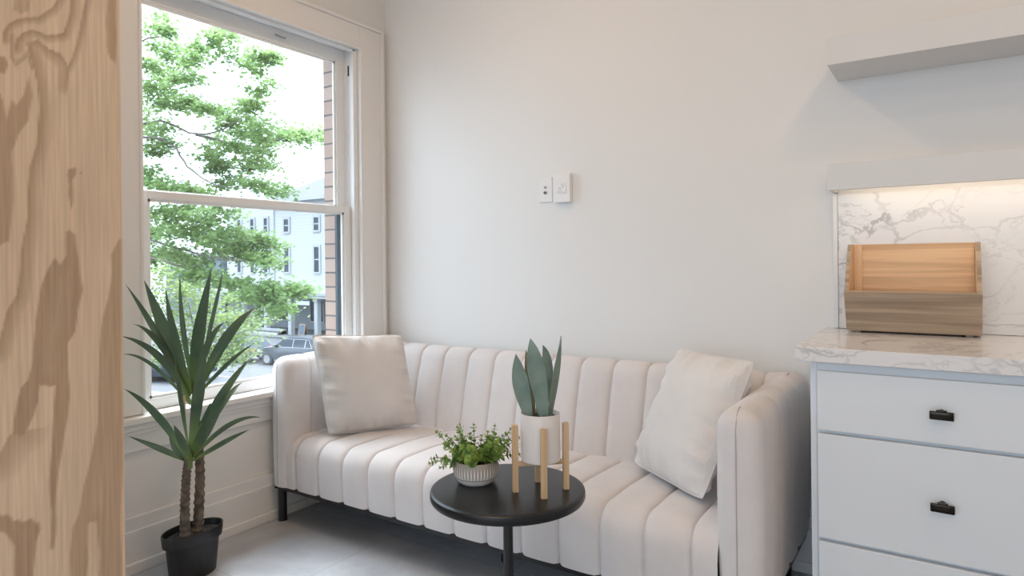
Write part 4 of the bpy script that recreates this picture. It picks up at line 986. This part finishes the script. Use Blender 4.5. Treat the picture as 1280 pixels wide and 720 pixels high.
def bwin(x, y, z0, z1, w=.62, face=-1):
    f = BM()
    Bx(f, (x - w / 2 - .2, y - .10, z0 - .14), (x - w / 2, y, z1 + .2)); Bx(f, (x + w / 2, y - .10, z0 - .14), (x + w / 2 + .2, y, z1 + .2))
    Bx(f, (x - w / 2, y - .10, z1), (x + w / 2, y, z1 + .2)); Bx(f, (x - w / 2, y - .12, z0 - .16), (x + w / 2, y, z0)); Bx(f, (x - w / 2, y - .07, (z0 + z1) / 2 - .05), (x + w / 2, y, (z0 + z1) / 2 + .05))
    fo = obj('window', f, M['bwhite'], bd)
    p = BM(); Bx(p, (x - w / 2, y - .035, z0), (x + w / 2, y - .005, z1)); obj('pane', p, M['dkglass'], fo)
for x in (-46.6, -42.58, -38.5, -35):
    bwin(x, 35, 3.95, 5.05); bwin(x, 35, .36, 2.5)
for x in (-53.3, -51.2, -55.4): bwin(x, 36.2, .3, 2.3, .5); bwin(x, 36.2, 4.0, 5.4, .5)
def shopwin(x0, x1, z0, z1):
    f = BM(); y = 36.6
    Bx(f, (x0 - .12, y - .1, z0 - .12), (x0, y, z1 + .12)); Bx(f, (x1, y - .1, z0 - .12), (x1 + .12, y, z1 + .12)); Bx(f, (x0, y - .1, z1), (x1, y, z1 + .12)); Bx(f, (x0, y - .1, z0 - .12), (x1, y, z0))
    fo = obj('shop_window', f, M['bwhite'], bd)
    p = BM(); Bx(p, (x0, y - .05, z0), (x1, y - .005, z1)); obj('pane', p, M['dkglass'], fo)
for a in ((-45.4, -43.7, -4.1, -2.0), (-42.0, -40.6, -4.2, -1.95), (-39.9, -38.6, -4.2, -1.95), (-49.9, -48, -4.1, -2), (-53.6, -51.6, -4.1, -2)): shopwin(*a)
for i, (zz, yy) in enumerate(((-4.86, 31.9), (-4.72, 32.2), (-4.58, 32.5))):
    bm = BM(); Bx(bm, (-52, yy, GZ), (-44.2, 33.0, zz + .14)); obj('step', bm, M['bwhite'] if i % 2 == 0 else M['paving'], bd)
# hanging shop sign and sandwich board
sg = thing('shop_sign', 'small white shop sign hanging from the porch across the street', 'sign', (-41.75, 32.7, -2.32))
bm = BM(); box(bm, (-.95, -.03, 0), (.95, .03, .34), .01); obj('board', bm, M['signwhite'], sg)
bm = BM(); box(bm, (-.8, -.036, .12), (-.72, -.031, .22)); obj('emblem', bm, M['signink'], sg)
for hx in (-.8, .78):
    bm = BM(); box(bm, (hx, -.012, .34), (hx + .02, .012, .565)); obj('bracket', bm, M['steel'], sg)
ab = thing('sandwich_board', 'wood-framed blue sandwich board standing on the sidewalk before the shop', 'sign board', (-41.1, 32.25, GZ + .14))
for s in (-1, 1):
    rot = Matrix.Rotation(s * .2, 3, 'X')
    bm = BM()
    for lo, hi in (((-.38, -.02, 0), (-.30, .02, 1.05)), ((.30, -.02, 0), (.38, .02, 1.05)), ((-.30, -.02, .97), (.30, .02, 1.05)), ((-.30, -.02, .12), (.30, .02, .2))): box(bm, lo, hi)
    for v in bm.verts: v.co = rot @ (v.co - Vector((0, 0, 1.05))) + Vector((0, s * .012, 1.05)); v.co.z = max(v.co.z, 0.0)
    fo = obj('frame', bm, M['frameoak'], ab)
    bm = BM(); box(bm, (-.30, -.012, .2), (.30, .012, .97))
    for v in bm.verts: v.co = rot @ (v.co - Vector((0, 0, 1.05))) + Vector((0, s * .012, 1.05))
    obj('writing_panel', bm, M['chalk'], fo)
bb = thing('slate_building', 'low slate-blue flat-roofed building seen far off through the tree branches', 'building', (-64, 36, GZ))
bm = BM(); box(bm, (-4.5, 0, 0), (5.6, 9, 7.0)); obj('wall', bm, M['bluegrey'], bb)
bm = BM(); box(bm, (-4.7, -.2, 6.9), (5.8, 9.2, 7.35)); obj('parapet', bm, M['bwhite'], bb)
bm = BM(); box(bm, (1.5, -.06, .9), (4.2, .0, 2.4)); f = obj('window', bm, M['bwhite'], bb)
bm = BM(); box(bm, (1.65, -.09, 1.05), (4.05, -.06, 2.25)); obj('pane', bm, M['dkglass'], f)

# ------------------------------------------------------------------ cars
def make_car(name, label, paint, suv=True):
    t = thing(name, label, 'car')
    # side outline (x forward, z up), metres; nose at +x
    if suv:
        low = [(-2.38, .62), (-2.42, .95), (-2.30, 1.05)]
        Lh = [(2.36, .45), (2.40, .72), (2.22, .93), (1.75, 1.04), (1.10, 1.12)]
        roof = [(1.05, 1.13), (.35, 1.60), (-.1, 1.70), (-1.1, 1.72), (-1.9, 1.66), (-2.28, 1.12)]
    else:
        Lh = [(2.2, .42), (2.25, .62), (2.1, .78), (1.5, .90), (.95, .95)]
        roof = [(.9, .96), (.25, 1.36), (-.2, 1.45), (-1.0, 1.42), (-1.75, 1.05), (-2.15, 1.0)]
        low = [(-2.2, .5), (-2.25, .75), (-2.15, 1.0)]
    def loft(bm, sections):
        rings = []
        for x, hw, z0, z1, tuck in sections:
            rings.append([bm.verts.new((x, s * w, z)) for s, w, z in ((-1, hw * .96, z0), (-1, hw, z0 + (z1 - z0) * .45), (-1, hw * .97, z1 - .03), (-1, hw * tuck, z1), (1, hw * tuck, z1), (1, hw * .97, z1 - .03), (1, hw, z0 + (z1 - z0) * .45), (1, hw * .96, z0))])
        for a, b in zip(rings, rings[1:]):
            for i in range(8): bm.faces.new((a[i], a[(i + 1) % 8], b[(i + 1) % 8], b[i]))
        bm.faces.new(list(reversed(rings[0]))); bm.faces.new(rings[-1])
    k = 1 if suv else .86
    bm = BM(); loft(bm, [(-2.40, .80, .55 * k, .98 * k, .9), (-2.33, .88, .42 * k, 1.08 * k, .92), (-1.4, .95, .36 * k, 1.13 * k, .94), (0, .96, .34 * k, 1.12 * k, .95), (1.1, .95, .34 * k, 1.11 * k, .93), (1.8, .92, .36 * k, 1.03 * k, .88), (2.25, .86, .42 * k, .92 * k, .82), (2.40, .74, .5 * k, .72 * k, .8)])
    body = obj('body', bm, paint, t, 35)
    def cabin(bm, hw0, hw1, top, grow=0):
        pts = [(-2.28, 1.08 * k), (-1.95, top - .1), (-1.2, top), (-.1, top - .01), (.38, top - .12), (1.12, 1.08 * k)]
        rings = []
        for x, z in pts:
            f = (z - 1.08 * k) / (top - 1.08 * k); hw = hw0 + (hw1 - hw0) * f
            rings.append([bm.verts.new((x, -hw, z)), bm.verts.new((x, hw, z)), bm.verts.new((x, hw0, 1.06 * k)), bm.verts.new((x, -hw0, 1.06 * k))])
        for a, b in zip(rings, rings[1:]):
            for i in range(4): bm.faces.new((a[i], a[(i + 1) % 4], b[(i + 1) % 4], b[i]))
        bm.faces.new(list(reversed(rings[0]))); bm.faces.new(rings[-1])
    top = 1.72 if suv else 1.42
    bm = BM(); cabin(bm, .88, .66, top); obj('roof', bm, paint, t, 35)
    for s in (-1, 1):                                               # side glass with bright surround
        def q(bm, pts, off):
            vs = []
            for x, z in pts:
                f = (z - 1.08 * k) / (top - 1.08 * k); hw = .88 + (.66 - .88) * f + off
                vs.append((x, s * hw, z))
            a = [bm.verts.new(v) for v in vs]; b = [bm.verts.new((v[0], v[1] - s * .03, v[2])) for v in vs]
            bm.faces.new(a); bm.faces.new(list(reversed(b)))
            for i in range(len(a)): bm.faces.new((a[i], b[i], b[(i + 1) % len(a)], a[(i + 1) % len(a)]))
        zb, zt = 1.13 * k, top - .13
        bm = BM(); q(bm, [(-1.95, zb - .01), (.93, zb - .01), (.39, zt + .022), (-1.59, zt + .022)], .012); ch = obj('window_trim', bm, M['chrome'], t)
        bm = BM(); q(bm, [(-.44, zb + .01), (.88, zb + .01), (.37, zt + .01), (-.44, zt + .01)], .02); q(bm, [(-1.36, zb + .01), (-.49, zb + .01), (-.49, zt + .01), (-1.36, zt + .01)], .02); q(bm, [(-1.90, zb + .01), (-1.42, zb + .01), (-1.42, zt + .01), (-1.57, zt + .01)], .02)
        obj('side_glass', bm, M['dkglass'], ch)
        bm = BM(); box(bm, (.72, s * .95 - .12, 1.1 * k), (.92, s * .95 + .12, 1.26 * k), .04); obj('mirror', bm, paint, t)
        bm = BM(); box(bm, (2.05, s * .72 - .12, .72 * k), (2.36, s * .72 + .14, .88 * k), .03); obj('headlight', bm, M['headlight'], t)
        bm = BM(); box(bm, (-2.44, s * .74 - .13, .86 * k), (-2.22, s * .74 + .155, 1.04 * k), .02); obj('tail_light', bm, M['taillight'], t)
        for x in (-1.45, 1.45):
            bm = BM(); R_ = .37 if suv else .32
            prof = [(.0, -.11), (R_ * .6, -.11), (R_ * .62, -.12), (R_ * .94, -.12), (R_, -.08), (R_, .08), (R_ * .94, .12), (0, .12)]
            lathe(bm, prof, 32, close_bottom=False)
            bmesh.ops.rotate(bm, verts=bm.verts, cent=(0, 0, 0), matrix=Matrix.Rotation(-s * PI / 2, 3, 'X') @ Matrix.Rotation(PI, 3, 'X'))
            bmesh.ops.translate(bm, verts=bm.verts, vec=(x, s * .86, R_)); wh = obj('wheel', bm, M['tyre'], t, 40)
            bm = BM(); lathe(bm, [(0, .02), (R_ * .15, .02), (R_ * .2, .0), (R_ * .62, .0), (R_ * .68, .015), (R_ * .68, -.04)], 32, close_bottom=False)
            for a in range(5): box(bm, (-.03, 0.02, .0), (.03, R_ * .62, .022), 0, 1, Matrix.Rotation(a * 2 * PI / 5, 3, 'Z'), (0, 0, 0))
            bmesh.ops.rotate(bm, verts=bm.verts, cent=(0, 0, 0), matrix=Matrix.Rotation(-s * PI / 2, 3, 'X'))
            bmesh.ops.translate(bm, verts=bm.verts, vec=(x, s * .975, R_)); obj('rim', bm, M['alloy'], wh, 40)
    return t
c1 = make_car('car', 'slate-blue SUV parked on the street outside, seen through the window above the sofa arm', M['car'])
c1.location = (-30.55, 23.35, GZ); c1.rotation_euler = (0, 0, PI + .16)
c2 = make_car('car', 'dark blue car mostly hidden by leaves ahead of the slate SUV', M['cardark'], False)
c2.location = (-35.55, 22.45, GZ); c2.rotation_euler = (0, 0, PI + .16)
c3 = make_car('car', 'dark car glimpsed low behind the yucca leaves, under the street tree branches', M['cardark'], False)
c3.location = (-32.2, 16.4, GZ); c3.rotation_euler = (0, 0, .35)

# ------------------------------------------------------------------ trees
def leaf_star(bm, c, s, nrm, spin):
    nrm = nrm.normalized(); u = nrm.orthogonal().normalized(); u = Matrix.Rotation(spin, 3, nrm) @ u; v = nrm.cross(u)
    out = []
    for k, (a, r) in enumerate(((0, 1.0), (.42, .45), (.95, .92), (1.45, .42), (2.1, .66), (2.75, .3), (3.14, .22), (3.53, .3), (4.18, .66), (4.83, .42), (5.33, .92), (5.86, .45))):
        out.append(bm.verts.new(c + (u * math.cos(a) + v * math.sin(a)) * r * s + nrm * s * .12 * (r - .5)))
    ce = bm.verts.new(c)
    for k in range(12): bm.faces.new((ce, out[k], out[(k + 1) % 12]))

def tree(name, label, trunk, branches, blobs, leafm, r0, br, per, spread, size, seed, rise=.5):
    r = random.Random(seed); O = Vector(trunk[0])
    t = thing(name, label, 'tree', O)
    tp = catmull([Vector(p) - O for p in trunk], 6)
    bm = BM(); tube(bm, tp, [r0 * (1 - .55 * k / (len(tp) - 1)) for k in range(len(tp))], 12); obj('trunk', bm, M['treebark'], t, True)
    for b in branches:
        p = catmull([Vector(q) - O for q in b], 5)
        p = [q + Vector((r.uniform(-1, 1), r.uniform(-1, 1), r.uniform(-1, 1))) * br * .5 for q in p]
        bm = BM(); tube(bm, p, [max(br * (1 - .93 * k / (len(p) - 1)), br * .08) for k in range(len(p))], 7); obj('branch', bm, M['treebark'], t, True)
    bm = BM()
    for c in blobs:
        c = Vector(c) - O
        sp1 = spread * r.uniform(.7, 1.25)
        for k in range(int(per * r.uniform(.7, 1.2))):
            d = Vector((r.gauss(0, 1), r.gauss(0, 1), r.gauss(0, .5))) * sp1 * .55
            leaf_star(bm, c + d, size * r.uniform(.7, 1.2), Vector((r.gauss(0, .6), r.gauss(0, .6), 1)) , r.uniform(0, 6.28))
    obj('foliage', bm, leafm, t, 'keep')
    return t
tree('maple_tree', 'big leafy maple whose branches spread across the window just outside', NEAR_TRUNK, NEAR_BRANCHES, NEAR_BLOBS, M['maple'], .22, .035, 165, .29, .066, 3)
tree('street_tree', 'low rounded yellow-green tree on the street behind the yucca', FAR_TRUNK, FAR_BRANCHES, FAR_BLOBS, M['limetree'], .14, .05, 120, .62, .10, 8)
for k, (za, zb, lab) in enumerate(((3.4, 3.1, 'upper thin overhead utility wire crossing behind the maple branches'), (2.7, 2.3, 'lower thin overhead utility wire crossing behind the maple branches'))):
    bm = BM(); pts = [Vector((-70 + .6 * i, 14 + 1.48 * i, za - .045 * i + .012 * (i - 7) ** 2 - .5)) for i in range(15)]
    tube(bm, pts, .022, 5); o = obj('hanging_wire', bm, M['hole'], None, True); tag(o, lab, 'wire')

# ------------------------------------------------------------------ light
w = bpy.data.worlds.new('World'); SC.world = w; w.use_nodes = True
wt_ = w.node_tree; bg = wt_.nodes['Background']; bg.inputs[0].default_value = (*SKYC, 1)
# overcast sky: the zenith is brighter than the horizon
tcw = N(wt_, 'ShaderNodeTexCoord'); sw = N(wt_, 'ShaderNodeSeparateXYZ'); wt_.links.new(tcw.outputs['Generated'], sw.inputs[0])
mr_ = N(wt_, 'ShaderNodeMapRange'); mr_.inputs['From Min'].default_value = 0; mr_.inputs['From Max'].default_value = 1
mr_.inputs['To Min'].default_value = SKY * .42; mr_.inputs['To Max'].default_value = SKY
wt_.links.new(sw.outputs[2], mr_.inputs['Value']); wt_.links.new(mr_.outputs['Result'], bg.inputs[1])

def area(name, loc, rot, sx, sy, e, col, spread=None, portal=False):
    l = bpy.data.lights.new(name, 'AREA'); l.shape = 'RECTANGLE'; l.size = sx; l.size_y = sy; l.energy = e; l.color = col
    if spread: l.spread = math.radians(spread)
    if portal: l.cycles.is_portal = True
    o = bpy.data.objects.new(name, l); o.location = loc; o.rotation_euler = rot; COL.objects.link(o); return o
area('window_portal', (-.2, -.77, 1.44), (0, -PI / 2, 0), 1.97, 1.24, 1, (1, 1, 1), portal=True)
area('fill_opening_portal', (2.1, Y0 - .05, 1.6), (PI / 2, 0, 0), 3.6, 2.0, 1, (1, 1, 1), portal=True)  # samples sky light through the added fill opening behind the viewer
sl_ = bpy.data.lights.new('hazy_sun', 'SUN'); sl_.energy = SUN; sl_.angle = math.radians(40); sl_.color = (.88, .94, 1.0)
so_ = bpy.data.objects.new('hazy_sun', sl_); COL.objects.link(so_)
so_.rotation_euler = Vector((.42, -.30, -1.0)).to_track_quat('-Z', 'Y').to_euler()
for lx, ly, le in ((3.0, -1.25, 3.4), (3.1, -1.95, 3.6), (1.1, -1.15, 6.4), (1.8, -3.6, 5.5), (3.3, -3.6, 5.5)):
    area('ceiling_lamp', (lx, ly, ZC - .02), (0, 0, 0), .14, .14, le, (1.0, .66, .37))


# ------------------------------------------------------------------ camera
cam = bpy.data.cameras.new('camera'); co = bpy.data.objects.new('camera', cam); COL.objects.link(co)
cam.sensor_width = 36; cam.lens = 820.3 / 1280 * 36; cam.clip_start = .02; cam.clip_end = 500
cam.shift_y = -.026839
mw = Matrix.Rotation(math.radians(33.66), 4, 'Z') @ Matrix.Rotation(PI / 2, 4, 'X') @ Matrix.Rotation(-math.radians(.593), 4, 'Z')
mw.translation = (2.60299, -2.65410, 1.17)
co.matrix_world = mw
SC.camera = co
vs = SC.view_settings
vs.view_transform = 'Standard'; vs.look = 'None'; vs.gamma = 1; vs.use_curve_mapping = False; vs.exposure = EXPO
